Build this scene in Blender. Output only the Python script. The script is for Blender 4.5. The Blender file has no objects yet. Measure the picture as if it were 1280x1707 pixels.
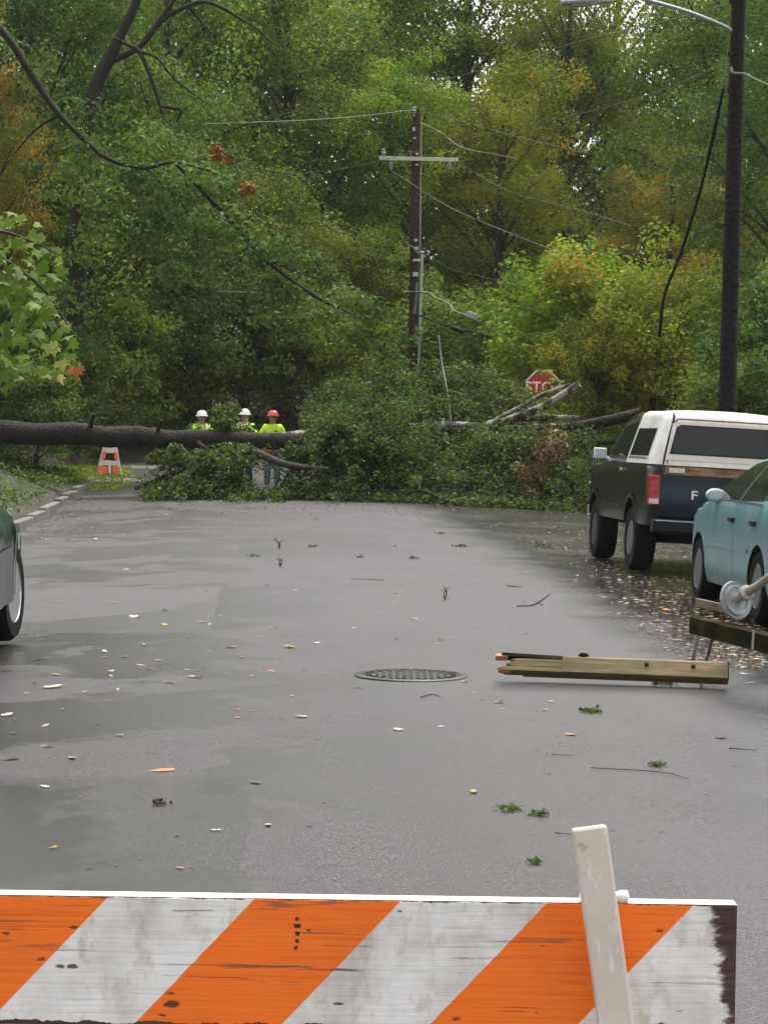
import bpy, bmesh, math, random
import numpy as np
from mathutils import Vector, Matrix, Euler
R = math.radians
random.seed(7); rng = np.random.default_rng(11)
sc = bpy.context.scene
COL = sc.collection

# ------------------------------------------------------------------ camera
F, PW, PH = 3920.0, 1280.0, 1707.0
cam_d = bpy.data.cameras.new('camera'); cam = bpy.data.objects.new('camera', cam_d); COL.objects.link(cam)
cam_d.sensor_fit = 'HORIZONTAL'; cam_d.sensor_width = 36.0; cam_d.lens = 36.0 * F / PW
cam_d.clip_start = 0.1; cam_d.clip_end = 3000
CAM_M = Matrix.Translation((0, 0, 1.65)) @ Euler((R(90) - math.atan(134.5 / F), 0, 0)).to_matrix().to_4x4() @ Matrix.Rotation(R(0.8), 4, 'Z')
cam.matrix_world = CAM_M
sc.camera = cam

# ------------------------------------------------------------------ world, sun, exposure
SUN_EL, SUN_AZ = R(70), R(28)           # overcast: soft light from almost overhead, brightest beyond the trees
world = bpy.data.worlds.new('World'); sc.world = world; world.use_nodes = True
wn = world.node_tree.nodes; wl = world.node_tree.links
for n in list(wn): wn.remove(n)
sky = wn.new('ShaderNodeTexSky'); sky.sky_type = 'NISHITA'; sky.sun_disc = False
sky.sun_elevation = SUN_EL; sky.sun_rotation = SUN_AZ; sky.air_density = 1.0; sky.dust_density = 3.0; sky.ozone_density = 1.0
hs = wn.new('ShaderNodeHueSaturation'); hs.inputs['Saturation'].default_value = 0.06   # cloud cover takes the blue out
bg = wn.new('ShaderNodeBackground'); bg.inputs['Strength'].default_value = 0.15
wo = wn.new('ShaderNodeOutputWorld')
wl.new(sky.outputs[0], hs.inputs['Color']); wl.new(hs.outputs[0], bg.inputs[0]); wl.new(bg.outputs[0], wo.inputs[0])
sun_d = bpy.data.lights.new('sun', 'SUN'); sun_d.energy = 1.5; sun_d.angle = R(35); sun_d.color = (1.0, 0.97, 0.93)
sun = bpy.data.objects.new('sun', sun_d); COL.objects.link(sun)
_sd = Vector((math.sin(SUN_AZ) * math.cos(SUN_EL), math.cos(SUN_AZ) * math.cos(SUN_EL), math.sin(SUN_EL)))
sun.rotation_euler = _sd.to_track_quat('Z', 'Y').to_euler()
sc.view_settings.view_transform = 'Standard'; sc.view_settings.look = 'None'
sc.view_settings.gamma = 1.0; sc.view_settings.use_curve_mapping = False
sc.view_settings.exposure = 1.34
sc.cycles.max_bounces = 8; sc.cycles.diffuse_bounces = 5; sc.cycles.glossy_bounces = 3; sc.cycles.transmission_bounces = 4
sc.cycles.transparent_max_bounces = 8
sc.cycles.use_denoising = True

# ------------------------------------------------------------------ pixel <-> place
def at(px, py, d):
    """The point at depth d (metres along the road) that the photograph shows at pixel px, py."""
    v = CAM_M.to_3x3() @ Vector(((px - PW / 2) / F, -(py - PH / 2) / F, -1.0))
    return Vector((0, 0, 1.65)) + v * (d / v.y)
HWID = 5.5
def sstep(a, b, x):
    t = np.clip((np.asarray(x, float) - a) / (b - a), 0, 1); return t * t * (3 - 2 * t)
def xc(y): return 0.5 - 0.055 * (np.asarray(y, float) - 18)
def rise(y):
    y = np.asarray(y, float); return 0.026 * (np.sqrt((y - 44) ** 2 + 16) + (y - 44)) / 2
def road_z(x, y):
    s = np.clip(np.abs(np.asarray(x, float) - xc(y)), 0, HWID)
    return -0.15 * (s / HWID) ** 2 * (1 - sstep(56, 62, y)) + rise(y)
def ground_z(x, y):
    x = np.asarray(x, float); y = np.asarray(y, float)
    s = x - xc(y); off = np.abs(s) - HWID
    base = road_z(x, y)
    k = np.where(x > -8.5, 1 - sstep(57, 63, y), 1 - sstep(75, 80, y))
    left = 0.12 + 0.30 * np.clip(off - 0.2, 0, 6) + 0.02 * np.clip(off - 6, 0, 60)
    right = 0.12 + 0.14 * np.clip(off - 0.2, 0, 10)
    bank = np.where(s < 0, left, right) * sstep(0.05, 0.16, off) * k
    far = sstep(73, 76, y) * 0.15 + np.clip(y - 76, 0, 200) * 0.05
    lump = 0.08 * np.sin(x * 1.7 + y * .6) * np.sin(y * 0.9 - x * .4) * sstep(0.3, 2, off) * np.maximum(k, sstep(75, 80, y))
    on = ((off < 0.05) & (y < 74)) | ((y > 61) & (y < 74) & (x > -8.5))
    return np.where(on, base - 0.03, base + bank + far + lump)
def on_road(px, py, lift=0.0):
    """Where the view through a pixel meets the road."""
    d = 20.0
    for _ in range(30):
        o = at(px, py, 1.0) - Vector((0, 0, 1.65))
        z = float(road_z(o.x * d, d))
        d = (1.65 - z) / max(1e-4, -o.z)
    p = at(px, py, d); p.z += lift
    return p

# ------------------------------------------------------------------ objects
def link(o):
    COL.objects.link(o); return o
def thing(name, label, cat, loc=(0, 0, 0), rot=(0, 0, 0), group=None):
    o = link(bpy.data.objects.new(name, None)); o.location = loc; o.rotation_euler = rot
    o.empty_display_size = 0.2
    return tag(o, label, cat, group)
def tag(o, label, cat, group=None):
    o['label'] = label; o['category'] = cat
    if group: o['group'] = group
    return o
def np_mesh(name, V, Fq, tint=None, smooth=False):
    """V (n,3); Fq (m,k) faces of one size."""
    me = bpy.data.meshes.new(name)
    V = np.asarray(V, np.float32); Fq = np.asarray(Fq, np.int32)
    m, k = Fq.shape
    me.vertices.add(len(V)); me.vertices.foreach_set('co', V.ravel())
    me.loops.add(m * k); me.loops.foreach_set('vertex_index', Fq.ravel())
    me.polygons.add(m); me.polygons.foreach_set('loop_start', np.arange(0, m * k, k, dtype=np.int32))
    if tint is not None:
        a = me.attributes.new('tint', 'FLOAT', 'FACE'); a.data.foreach_set('value', np.asarray(tint, np.float32))
    me.update(calc_edges=True)
    if smooth: me.polygons.foreach_set('use_smooth', np.ones(m, bool))
    return me
def put(name, me, mat, parent=None, kind=None):
    o = link(bpy.data.objects.new(name, me))
    if mat is not None and not me.materials: me.materials.append(mat)
    if parent is not None: o.parent = parent
    if kind: o['kind'] = kind
    return o
def catmull(P, n):
    P = [Vector(p) for p in P]
    if len(P) < 3: return [P[0].lerp(P[-1], i / n) for i in range(n + 1)]
    Q = [2 * P[0] - P[1]] + P + [2 * P[-1] - P[-2]]; out = []
    segs = len(P) - 1
    for i in range(n + 1):
        t = i / n * segs; k = min(int(t), segs - 1); u = t - k
        a, b, c, d = Q[k:k + 4]
        out.append(0.5 * ((2 * b) + (c - a) * u + (2 * a - 5 * b + 4 * c - d) * u * u + (3 * b - a - 3 * c + d) * u ** 3))
    return out

class MB:
    """Collects shapes into one mesh."""
    def __init__(s): s.v = []; s.f = []; s.origin = Vector((0, 0, 0))
    def add(s, V, Fs):
        n = len(s.v); s.v += [tuple(p) for p in V]; s.f += [[i + n for i in f] for f in Fs]; return s
    def box(s, c, size, rot=None, taper=1.0):
        hx, hy, hz = (k / 2 for k in size); V = []
        for z in (-1, 1):
            t = 1 if z < 0 else taper
            for x, y in ((-1, -1), (1, -1), (1, 1), (-1, 1)):
                p = Vector((x * hx * t, y * hy * t, z * hz))
                if rot is not None: p = (rot if isinstance(rot, Matrix) else Euler(rot).to_matrix()) @ p
                V.append(p + Vector(c))
        return s.add(V, [(3, 2, 1, 0), (4, 5, 6, 7), (0, 1, 5, 4), (1, 2, 6, 5), (2, 3, 7, 6), (3, 0, 4, 7)])
    def tube(s, P, rad, sides=8, n=None, rough=0.0, cap=True):
        P = [Vector(p) for p in P]
        rr = list(rad) if hasattr(rad, '__len__') else [rad] * len(P)
        if n:
            rr = [np.interp(i / n, np.linspace(0, 1, len(rr)), rr) for i in range(n + 1)]; P = catmull(P, n)
        V = []; Fs = []; up = None
        for i, p in enumerate(P):
            t = (P[min(i + 1, len(P) - 1)] - P[max(i - 1, 0)])
            t = t.normalized() if t.length > 1e-9 else Vector((0, 0, 1))
            if up is None:
                up = Vector((0, 0, 1)) if abs(t.z) < 0.9 else Vector((1, 0, 0))
            a = (up - t * up.dot(t)).normalized(); b = t.cross(a); up = a
            for k in range(sides):
                th = 2 * math.pi * k / sides
                r = rr[i] * (1 + rough * (random.random() - .5))
                V.append(p + (a * math.cos(th) + b * math.sin(th)) * r)
        for i in range(len(P) - 1):
            for k in range(sides):
                k2 = (k + 1) % sides
                Fs.append((i * sides + k, i * sides + k2, (i + 1) * sides + k2, (i + 1) * sides + k))
        if cap:
            Fs.append(tuple(range(sides))[::-1]); m = (len(P) - 1) * sides; Fs.append(tuple(m + k for k in range(sides)))
        return s.add(V, Fs)
    def lathe(s, prof, c=(0, 0, 0), axis=(0, 0, 1), sides=32, close=False):
        """prof: (radius, height) pairs turned about axis through c."""
        q = Vector(axis).normalized().to_track_quat('Z', 'Y').to_matrix(); V = []; Fs = []; n = len(prof)
        for r, h in prof:
            for k in range(sides):
                th = 2 * math.pi * k / sides
                V.append(q @ Vector((r * math.cos(th), r * math.sin(th), h)) + Vector(c))
        for i in range(n if close else n - 1):
            j = (i + 1) % n
            for k in range(sides):
                k2 = (k + 1) % sides
                Fs.append((i * sides + k, i * sides + k2, j * sides + k2, j * sides + k))
        if not close:
            if prof[0][0] > 1e-4: Fs.append(tuple(range(sides))[::-1])
            if prof[-1][0] > 1e-4: Fs.append(tuple((n - 1) * sides + k for k in range(sides)))
        return s.add(V, Fs)
    def prism(s, poly, depth, M):
        """poly in the xy plane, extruded +-depth/2 along z, then moved by the 4x4 matrix M."""
        n = len(poly)
        V = [M @ Vector((x, y, -depth / 2)) for x, y in poly] + [M @ Vector((x, y, depth / 2)) for x, y in poly]
        return s.add(V, [tuple(range(n))[::-1], tuple(range(n, 2 * n))] + [(i, (i + 1) % n, n + (i + 1) % n, n + i) for i in range(n)])
    def mesh(s, name, smooth=None, weld=False):
        me = bpy.data.meshes.new(name)
        o = s.origin
        me.from_pydata([(p[0] - o.x, p[1] - o.y, p[2] - o.z) for p in s.v], [], s.f); me.update()
        bm = bmesh.new(); bm.from_mesh(me)
        if weld: bmesh.ops.remove_doubles(bm, verts=bm.verts, dist=1e-4)
        bmesh.ops.recalc_face_normals(bm, faces=bm.faces); bm.to_mesh(me); bm.free()
        if smooth is not None:
            me.polygons.foreach_set('use_smooth', [True] * len(me.polygons)); me.set_sharp_from_angle(angle=R(smooth))
        return me
    def build(s, name, mat, parent=None, smooth=None, bevel=0, kind=None, weld=False):
        o = put(name, s.mesh(name, smooth, weld), mat, parent, kind)
        if bevel:
            b = o.modifiers.new('bevel', 'BEVEL'); b.width = bevel; b.segments = 2; b.limit_method = 'ANGLE'; b.angle_limit = R(40)
        return o
def baked(o):
    """Replace an object's modifiers by the mesh they make."""
    dg = bpy.context.evaluated_depsgraph_get(); dg.update()
    me = bpy.data.meshes.new_from_object(o.evaluated_get(dg)); o.modifiers.clear(); o.data = me
    return o
def text_mesh(txt, size, depth):
    cu = bpy.data.curves.new('lettering', 'FONT'); cu.body = txt; cu.size = size; cu.extrude = depth; cu.align_x = 'CENTER'; cu.align_y = 'CENTER'
    cu.resolution_u = 4; cu.offset = size * 0.012
    o = link(bpy.data.objects.new('lettering', cu))
    dg = bpy.context.evaluated_depsgraph_get(); dg.update()
    me = bpy.data.meshes.new_from_object(o.evaluated_get(dg)); bpy.data.objects.remove(o); bpy.data.curves.remove(cu)
    return me

# ------------------------------------------------------------------ materials
class NT:
    def __init__(s, name):
        s.m = bpy.data.materials.new(name); s.m.use_nodes = True; s.n = s.m.node_tree.nodes; s.l = s.m.node_tree.links
        s.b = s.n['Principled BSDF']; s.out = s.n['Material Output']
    def node(s, t, **kw):
        n = s.n.new(t)
        for k, v in kw.items():
            if k in n.inputs.keys(): n.inputs[k].default_value = v
            else: setattr(n, k, v)
        return n
    def link(s, a, b): s.l.new(a, b)
    def coord(s, scale=(1, 1, 1), kind='Object'):
        tc = s.node('ShaderNodeTexCoord'); mp = s.node('ShaderNodeMapping'); mp.inputs['Scale'].default_value = scale
        s.link(tc.outputs[kind], mp.inputs[0]); return mp.outputs[0]
    def noise(s, vec, scale, detail=4, rough=0.55, dist=0.0):
        n = s.node('ShaderNodeTexNoise'); n.inputs['Scale'].default_value = scale; n.inputs['Detail'].default_value = detail
        n.inputs['Roughness'].default_value = rough; n.inputs['Distortion'].default_value = dist; s.link(vec, n.inputs['Vector']); return n.outputs['Fac']
    def ramp(s, fac, stops, interp='LINEAR'):
        r = s.node('ShaderNodeValToRGB'); r.color_ramp.interpolation = interp; e = r.color_ramp.elements
        while len(e) > 1: e.remove(e[-1])
        for i, (p, c) in enumerate(stops):
            el = e[0] if i == 0 else e.new(p)
            el.position = p; el.color = (*(c if hasattr(c, '__len__') else (c, c, c)), 1)
        s.link(fac, r.inputs[0]); return r.outputs[0]
    def mix(s, fac, a, b, blend='MIX'):
        m = s.node('ShaderNodeMix'); m.data_type = 'RGBA'; m.blend_type = blend
        for k, v in ((0, fac), (6, a), (7, b)):
            if hasattr(v, 'links') or hasattr(v, 'is_linked'): s.link(v, m.inputs[k])
            elif k == 0: m.inputs[0].default_value = v
            else: m.inputs[k].default_value = (*(v if hasattr(v, '__len__') else (v, v, v)), 1)
        return m.outputs[2]
    def math(s, op, a, b=0.0, clamp=False):
        m = s.node('ShaderNodeMath'); m.operation = op; m.use_clamp = clamp
        for k, v in ((0, a), (1, b)):
            if hasattr(v, 'is_linked'): s.link(v, m.inputs[k])
            else: m.inputs[k].default_value = v
        return m.outputs[0]
    def bump(s, h, strength=0.3, dist=0.01):
        b = s.node('ShaderNodeBump'); b.inputs['Strength'].default_value = 1.0 if hasattr(strength, 'is_linked') else strength; b.inputs['Distance'].default_value = dist
        s.link(h, b.inputs['Height'])
        if hasattr(strength, 'is_linked'): s.link(strength, b.inputs['Strength'])
        s.link(b.outputs[0], s.b.inputs['Normal'])
    def set(s, color=None, rough=None, metal=None, spec=None, coat=None):
        for k, v in (('Base Color', color), ('Roughness', rough), ('Metallic', metal), ('Specular IOR Level', spec), ('Coat Weight', coat)):
            if v is None: continue
            i = s.b.inputs[k]
            if hasattr(v, 'is_linked'): s.link(v, i)
            elif k == 'Base Color': i.default_value = (*v, 1)
            else: i.default_value = v
        return s.m
def plain(name, c, rough=0.5, metal=0.0, var=0.25, scale=6.0, coat=0.0, bump=0.0, spec=0.4):
    """A surface of one colour with worn, uneven tone."""
    t = NT(name); v = t.coord()
    n = t.noise(v, scale, 6)
    k = t.ramp(n, [(0.25, tuple(x * (1 - var) for x in c)), (0.75, tuple(min(1, x * (1 + var * .6)) for x in c))])
    t.set(color=k, rough=t.ramp(n, [(0.3, max(0, rough - .08)), (0.7, min(1, rough + .1))]), metal=metal, coat=coat, spec=spec)
    if bump: t.bump(t.noise(v, scale * 12, 4), bump, 0.004)
    return t.m
def leafy(name, stops, rough=0.6, trans=0.36):
    """Leaves: each leaf has its own tint; some light passes through."""
    t = NT(name)
    a = t.node('ShaderNodeAttribute'); a.attribute_name = 'tint'
    c = t.ramp(a.outputs['Fac'], stops)
    t.set(color=c, rough=rough, spec=0.10)
    tr = t.node('ShaderNodeBsdfTranslucent'); mx = t.node('ShaderNodeMixShader'); mx.inputs[0].default_value = trans
    t.link(t.mix(1.0, c, (1.0, 1.15, 0.5), 'MULTIPLY'), tr.inputs[0])
    t.link(t.b.outputs[0], mx.inputs[1]); t.link(tr.outputs[0], mx.inputs[2]); t.link(mx.outputs[0], t.out.inputs['Surface'])
    return t.m
def bark(name, c, pale=None, pale_at=0.62, scale=5.0):
    t = NT(name); v = t.coord((scale, scale, scale))
    n = t.noise(v, 3.0, 8, 0.65); vo = t.node('ShaderNodeTexVoronoi'); vo.inputs['Scale'].default_value = 5.0; t.link(v, vo.inputs['Vector'])
    k = t.ramp(n, [(0.3, tuple(x * .45 for x in c)), (0.6, c), (0.8, tuple(x * 1.6 for x in c))])
    if pale:
        k = t.mix(t.ramp(t.noise(v, 1.1, 5), [(pale_at - .05, 0.0), (pale_at + .05, 1.0)]), k, pale)
    t.set(color=k, rough=0.8, spec=.25); t.bump(t.math('ADD', n, vo.outputs['Distance']), 0.7, 0.03)
    return t.m
# ================================================================== SETTING
def grid_mesh(name, xs, ys, zf, xf=None):
    X, Y = np.meshgrid(xs, ys)
    if xf is not None: X = xf(X, Y)
    Z = zf(X, Y); nx, ny = len(xs), len(ys)
    V = np.stack([X.ravel(), Y.ravel(), Z.ravel()], 1)
    i = (np.arange(ny - 1)[:, None] * nx + np.arange(nx - 1)[None, :]).ravel()
    return np_mesh(name, V, np.stack([i, i + 1, i + nx + 1, i + nx], 1), smooth=True)

# wet asphalt: a film of water smooths some stretches, others stay grainy
t = NT('wet_asphalt'); v = t.coord()
big = t.noise(t.coord((0.42, 0.30, 1)), 1.0, 5, 0.6, 0.6)
mid = t.noise(t.coord((0.9, 0.62, 1)), 1.0, 6, 0.62, 0.4)
grain = t.noise(v, 150, 2, 0.7); grit = t.noise(v, 85, 3, 0.7)
sx = t.node('ShaderNodeSeparateXYZ'); t.link(v, sx.inputs[0])
lane = t.math('ADD', sx.outputs[0], t.math('MULTIPLY', sx.outputs[1], 0.055))          # metres from the crown, about 1.5 at the middle
# left lane: an older, dirtier surface with worn-through patches
old = t.ramp(t.math('ADD', t.math('MULTIPLY', lane, -0.1), t.math('MULTIPLY', mid, 0.30)), [(0.02, 0.0), (0.30, 1.0)])
patch = t.ramp(t.math('ADD', t.math('MULTIPLY', big, .6), t.math('MULTIPLY', mid, .4)), [(0.475, 0.0), (0.52, 1.0)])
pl_ = t.math('MULTIPLY', patch, old)
# gutter on the right: standing water
gut = t.ramp(t.math('ADD', t.math('MULTIPLY', lane, 0.1), t.math('MULTIPLY', mid, 0.22)), [(0.385, 0.0), (0.50, 1.0)])
nearfade = t.ramp(t.math('MULTIPLY', sx.outputs[1], 0.01), [(0.10, 0.0), (0.155, 1.0)])
gut = t.math('MULTIPLY', gut, nearfade)
c = t.ramp(grain, [(0.32, (0.013, 0.011, 0.0115)), (0.52, (0.040, 0.034, 0.0355)), (0.72, (0.20, 0.175, 0.18))])
c = t.mix(t.ramp(mid, [(0.35, 0.0), (0.65, 0.4)]), c, (0.038, 0.032, 0.030))
c = t.mix(t.math('MULTIPLY', pl_, 0.62), c, (0.022, 0.022, 0.016))
c = t.mix(t.math('MULTIPLY', gut, 0.8), c, (0.016, 0.014, 0.013))
c = t.mix(t.ramp(grit, [(0.62, 0.0), (0.70, 0.7)]), c, (0.16, 0.15, 0.145))
def band(val, lo, hi):
    return t.math('MULTIPLY', t.math('GREATER_THAN', val, lo), t.math('LESS_THAN', val, hi))
wobx = t.math('ADD', lane, t.math('MULTIPLY', t.math('SUBTRACT', t.noise(v, 3, 3), .5), .12)); woby = t.math('ADD', sx.outputs[1], t.math('MULTIPLY', t.math('SUBTRACT', t.noise(v, 2, 3), .5), .3))
def slab(x0, x1, y0, y1, e): return t.math('MULTIPLY', band(wobx, x0 - e, x1 + e), band(woby, y0 - e * 4, y1 + e * 4))
for (x0, x1, y0, y1, tone) in ((-2.6, -.05, 8.0, 11.1, 1.0), (-3.4, -.35, 19.2, 25.0, -.8), (-.2, 1.95, 31, 38, .5)):
    inn = slab(x0, x1, y0, y1, 0.0); out_ = slab(x0, x1, y0, y1, .03)
    c = t.mix(t.math('MULTIPLY', inn, .30 if tone > 0 else .20), c, (0.020, 0.021, 0.016) if tone > 0 else (0.085, 0.08, 0.078))
    c = t.mix(t.math('MULTIPLY', t.math('SUBTRACT', out_, inn), .30), c, (0.016, 0.015, 0.014))
    pl_ = t.math('ADD', pl_, t.math('MULTIPLY', inn, .25 * tone), True)
crack = t.node('ShaderNodeTexVoronoi'); crack.feature = 'DISTANCE_TO_EDGE'; crack.inputs['Scale'].default_value = 0.33
wv = t.node('ShaderNodeVectorMath'); wv.operation = 'ADD'; nz = t.node('ShaderNodeTexNoise'); nz.inputs['Scale'].default_value = 1.4; nz.inputs['Detail'].default_value = 5
t.link(v, nz.inputs['Vector']); t.link(v, wv.inputs[0]); t.link(nz.outputs['Color'], wv.inputs[1]); t.link(wv.outputs[0], crack.inputs['Vector'])
c = t.mix(t.ramp(crack.outputs['Distance'], [(0.0, 0.25), (0.006, 0.0)]), c, (0.02, 0.019, 0.018))
film = t.ramp(t.math('MULTIPLY', sx.outputs[1], 0.01), [(0.08, 0.27), (0.16, 0.34), (0.34, 0.55)])     # the surface grows coarser up the street
wet = t.math('ADD', film, t.math('MULTIPLY', t.math('SUBTRACT', t.math('ADD', t.math('MULTIPLY', mid, 0.6), t.math('MULTIPLY', big, 0.4)), 0.5), 0.45))
wet = t.math('SUBTRACT', wet, t.math('MULTIPLY', pl_, 0.13))
wet = t.math('MAXIMUM', t.math('SUBTRACT', wet, t.math('MULTIPLY', gut, 0.30)), 0.07)
t.set(color=c, rough=wet, spec=0.33)
t.bump(t.math('ADD', t.math('MULTIPLY', grain, 0.7), t.math('MULTIPLY', grit, 0.8)), t.math('MULTIPLY', 0.55, t.math('SUBTRACT', 1.0, t.math('MAXIMUM', t.math('MULTIPLY', gut, .93), t.math('MULTIPLY', pl_, .6)))), 0.007)
M_road = t.m

def soil(name, a, b, c3):
    t = NT(name); v = t.coord(); n = t.noise(v, 0.8, 8, .65); f = t.noise(v, 14, 5, .7)
    k = t.mix(t.ramp(n, [(0.4, 0.0), (0.62, 1.0)]), t.ramp(f, [(0.3, a), (0.7, b)]), t.ramp(f, [(0.35, b), (0.7, c3)]))
    t.set(color=k, rough=0.8); t.bump(f, 0.8, 0.05); return t.m
M_soil = soil('forest_soil', (0.010, 0.011, 0.005), (0.026, 0.021, 0.010), (0.05, 0.03, 0.014))
M_conc = plain('old_concrete', (0.150, 0.142, 0.122), 0.75, var=.5, scale=3, bump=.4)

xs = np.concatenate([[-900, -300, -120, -60, -40], np.arange(-30, 30.01, 0.3), [40, 60, 120, 300, 900]])
ys = np.concatenate([[-300, -80, -30], np.arange(-12, 112.01, 0.5), [130, 180, 300, 700, 2200]])
put('ground', grid_mesh('ground', xs, ys, ground_z), M_soil, kind='structure')
S = np.linspace(-HWID, HWID, 31); Y = np.concatenate([[-40, -20], np.arange(-10, 62.01, 0.75)])
put('road', grid_mesh('road', S, Y, road_z, lambda X, Yy: X + xc(Yy)), M_road, kind='structure')
put('cross_road', grid_mesh('cross_road', np.arange(-8.4, 70.1, 1.4), np.linspace(62, 74, 13), lambda X, Yy: rise(Yy) + 0.004), M_road, kind='structure')
# kerb of worn concrete blocks, one run each side
k = MB(); y = -8.0
while y < 57:
    ln = random.uniform(2.0, 3.6)
    for sgn in (-1, 1):
        yc = y + ln / 2; x = float(xc(yc)) + sgn * (HWID + 0.09); z = float(road_z(x, yc))
        k.box((x, yc, z + 0.03 + random.uniform(-.005, .005)), (0.17, ln - 0.008, 0.22), (random.uniform(-.004, .004), random.uniform(-.006, .006), 0.055 + random.uniform(-.006, .006)), 0.97)
    y += ln
k.build('kerb', M_conc, bevel=0.025, kind='structure')
# worn concrete footway corner beside the small barricade
p = MB(); pts = [at(x_, y_, d_) for x_, y_, d_ in ((150, 812, 58), (235, 800, 58), (262, 788, 66), (190, 790, 66))]
V = []
for q in pts: V.append((q.x, q.y, float(ground_z(q.x, q.y)) + 0.05))
p.add(V + [(a, b, c_ - .12) for a, b, c_ in V], [(0, 1, 2, 3), (0, 4, 5, 1), (1, 5, 6, 2), (2, 6, 7, 3), (3, 7, 4, 0)])
p.build('footway', M_conc, kind='structure')

# ================================================================== COMMON MATERIALS
M_white = plain('white_paint', (0.76, 0.74, 0.70), 0.45, var=.12, scale=9)
M_galv = plain('galvanised_steel', (0.42, 0.43, 0.43), 0.42, 0.7, var=.25, scale=8)
M_rusty = plain('rusty_steel', (0.16, 0.075, 0.04), 0.65, 0.4, var=.5, scale=20)
M_porc = plain('glazed_porcelain', (0.22, 0.235, 0.235), 0.22, var=.12, coat=.4)
M_black = plain('black_rubber', (0.010, 0.010, 0.011), 0.7, var=.3, scale=10, spec=.2)
M_wire = plain('weathered_wire', (0.075, 0.08, 0.068), 0.6, 0.2)
M_wire_pale = plain('bare_aluminium_wire', (0.17, 0.185, 0.15), 0.5, 0.3)
M_dark = plain('dark_void', (0.006, 0.006, 0.007), 0.8)

# ================================================================== FOREGROUND BARRICADE
BX0, BX1, BZ, BY = -1.28, 0.530, 0.958, 3.45
t = NT('striped_board'); v = t.coord(); s3 = t.node('ShaderNodeSeparateXYZ'); t.link(v, s3.inputs[0])
x_, y_, z_ = s3.outputs
u = t.math('MULTIPLY', t.math('ADD', t.math('ADD', x_, t.math('MULTIPLY', z_, -0.93)), 0.398), 1 / 0.432)
fr = t.math('FRACT', u)
wob = t.math('MULTIPLY', t.math('SUBTRACT', t.noise(v, 60, 3), 0.5), 0.012)
isw = t.math('LESS_THAN', t.math('ADD', fr, wob), 0.5)
grainv = t.coord((3.0, 1, 95)); g1 = t.noise(grainv, 1.6, 8, 0.65, 0.3); g2 = t.noise(t.coord((9, 1, 30)), 1.0, 6, .7)
blot = t.noise(v, 7, 5, .6)
white = t.mix(t.ramp(g1, [(0.33, 0.45), (0.46, 0.0)]), (0.84, 0.83, 0.81), (0.44, 0.40, 0.36))
white = t.mix(t.ramp(t.noise(t.coord((22, 1, 12)), 1.0, 5, .7), [(0.52, 0.0), (0.66, 0.7)]), white, (0.50, 0.44, 0.33))
white = t.mix(t.ramp(blot, [(0.44, 0.0), (0.66, 0.65)]), white, (0.44, 0.40, 0.35))
orange = t.ramp(g1, [(0.3, (0.76, 0.130, 0.010)), (0.46, (0.95, 0.180, 0.012)), (0.75, (0.97, 0.20, 0.018))])
orange = t.mix(t.ramp(blot, [(0.52, 0.0), (0.78, 0.35)]), orange, (0.55, 0.12, 0.01))
k = t.mix(isw, orange, white)
vo = t.node('ShaderNodeTexVoronoi'); vo.inputs['Scale'].default_value = 1.0; vo.inputs['Randomness'].default_value = 1.0
t.link(t.coord((15, 1, 34)), vo.inputs['Vector'])
chipn = t.math('ADD', vo.outputs['Distance'], t.math('MULTIPLY', t.math('SUBTRACT', g2, 0.5), 0.9))
chip = t.math('MULTIPLY', t.ramp(chipn, [(0.06, 1.0), (0.11, 0.0)]), t.ramp(t.noise(v, 9, 2), [(0.42, 0.0), (0.50, 1.0)]))
k = t.mix(t.math('MULTIPLY', chip, 0.9), k, (0.035, 0.022, 0.018))
crackl = t.math('MULTIPLY', t.ramp(t.noise(t.coord((1.6, 1, 48)), 1.7, 6, .6), [(0.62, 0.0), (0.64, 1.0)]), t.ramp(t.noise(v, 4, 2), [(0.4, 0.1), (0.6, 0.9)]))
k = t.mix(crackl, k, (0.10, 0.07, 0.055))
# a column of dark nail holes through the orange stripe
nx_ = t.math('ABSOLUTE', t.math('ADD', x_, 0.119)); nz_ = t.math('FRACT', t.math('MULTIPLY', t.math('ADD', z_, t.math('MULTIPLY', g2, .006)), 92.0))
nh = t.math('MULTIPLY', t.math('LESS_THAN', t.math('ADD', nx_, t.math('MULTIPLY', t.math('SUBTRACT', g2, .5), .022)), 0.0032), t.math('LESS_THAN', t.math('ABSOLUTE', t.math('SUBTRACT', nz_, 0.5)), 0.27))
nh = t.math('MULTIPLY', nh, t.ramp(t.noise(v, 45, 2), [(.46, 0.0), (.49, 1.0)]))
nh = t.math('MULTIPLY', nh, t.math('MULTIPLY', t.math('LESS_THAN', z_, -0.022), t.math('GREATER_THAN', z_, -0.085)))
k = t.mix(nh, k, (0.03, 0.018, 0.014))
# bare dark wood where paint is gone: the right end and thin lines at the top and bottom arris
ragged = t.math('ADD', t.math('ADD', x_, t.math('MULTIPLY', t.math('SUBTRACT', t.noise(t.coord((16, 1, 46)), 1.0, 6, .72), 0.5), 0.085)), t.math('MULTIPLY', z_, 0.16))
bare = t.math('MULTIPLY', t.ramp(t.math('MULTIPLY', ragged, 1.0), [(0.486, 0.0), (0.494, 1.0)]), 1.0)
edge = t.math('LESS_THAN', t.math('ADD', z_, t.math('MULTIPLY', t.math('SUBTRACT', t.noise(t.coord((14, 1, 10)), 1.0, 5, .7), 0.5), 0.03)), -0.187)
edgt = t.math('GREATER_THAN', t.math('ADD', z_, t.math('MULTIPLY', t.math('SUBTRACT', t.noise(t.coord((9, 1, 10)), 2.0, 5, .7), 0.5), 0.012)), -0.002)
front = t.math('LESS_THAN', y_, 0.002)
wood = t.ramp(g1, [(0.3, (0.03, 0.018, 0.012)), (0.7, (0.10, 0.06, 0.038))])
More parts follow.
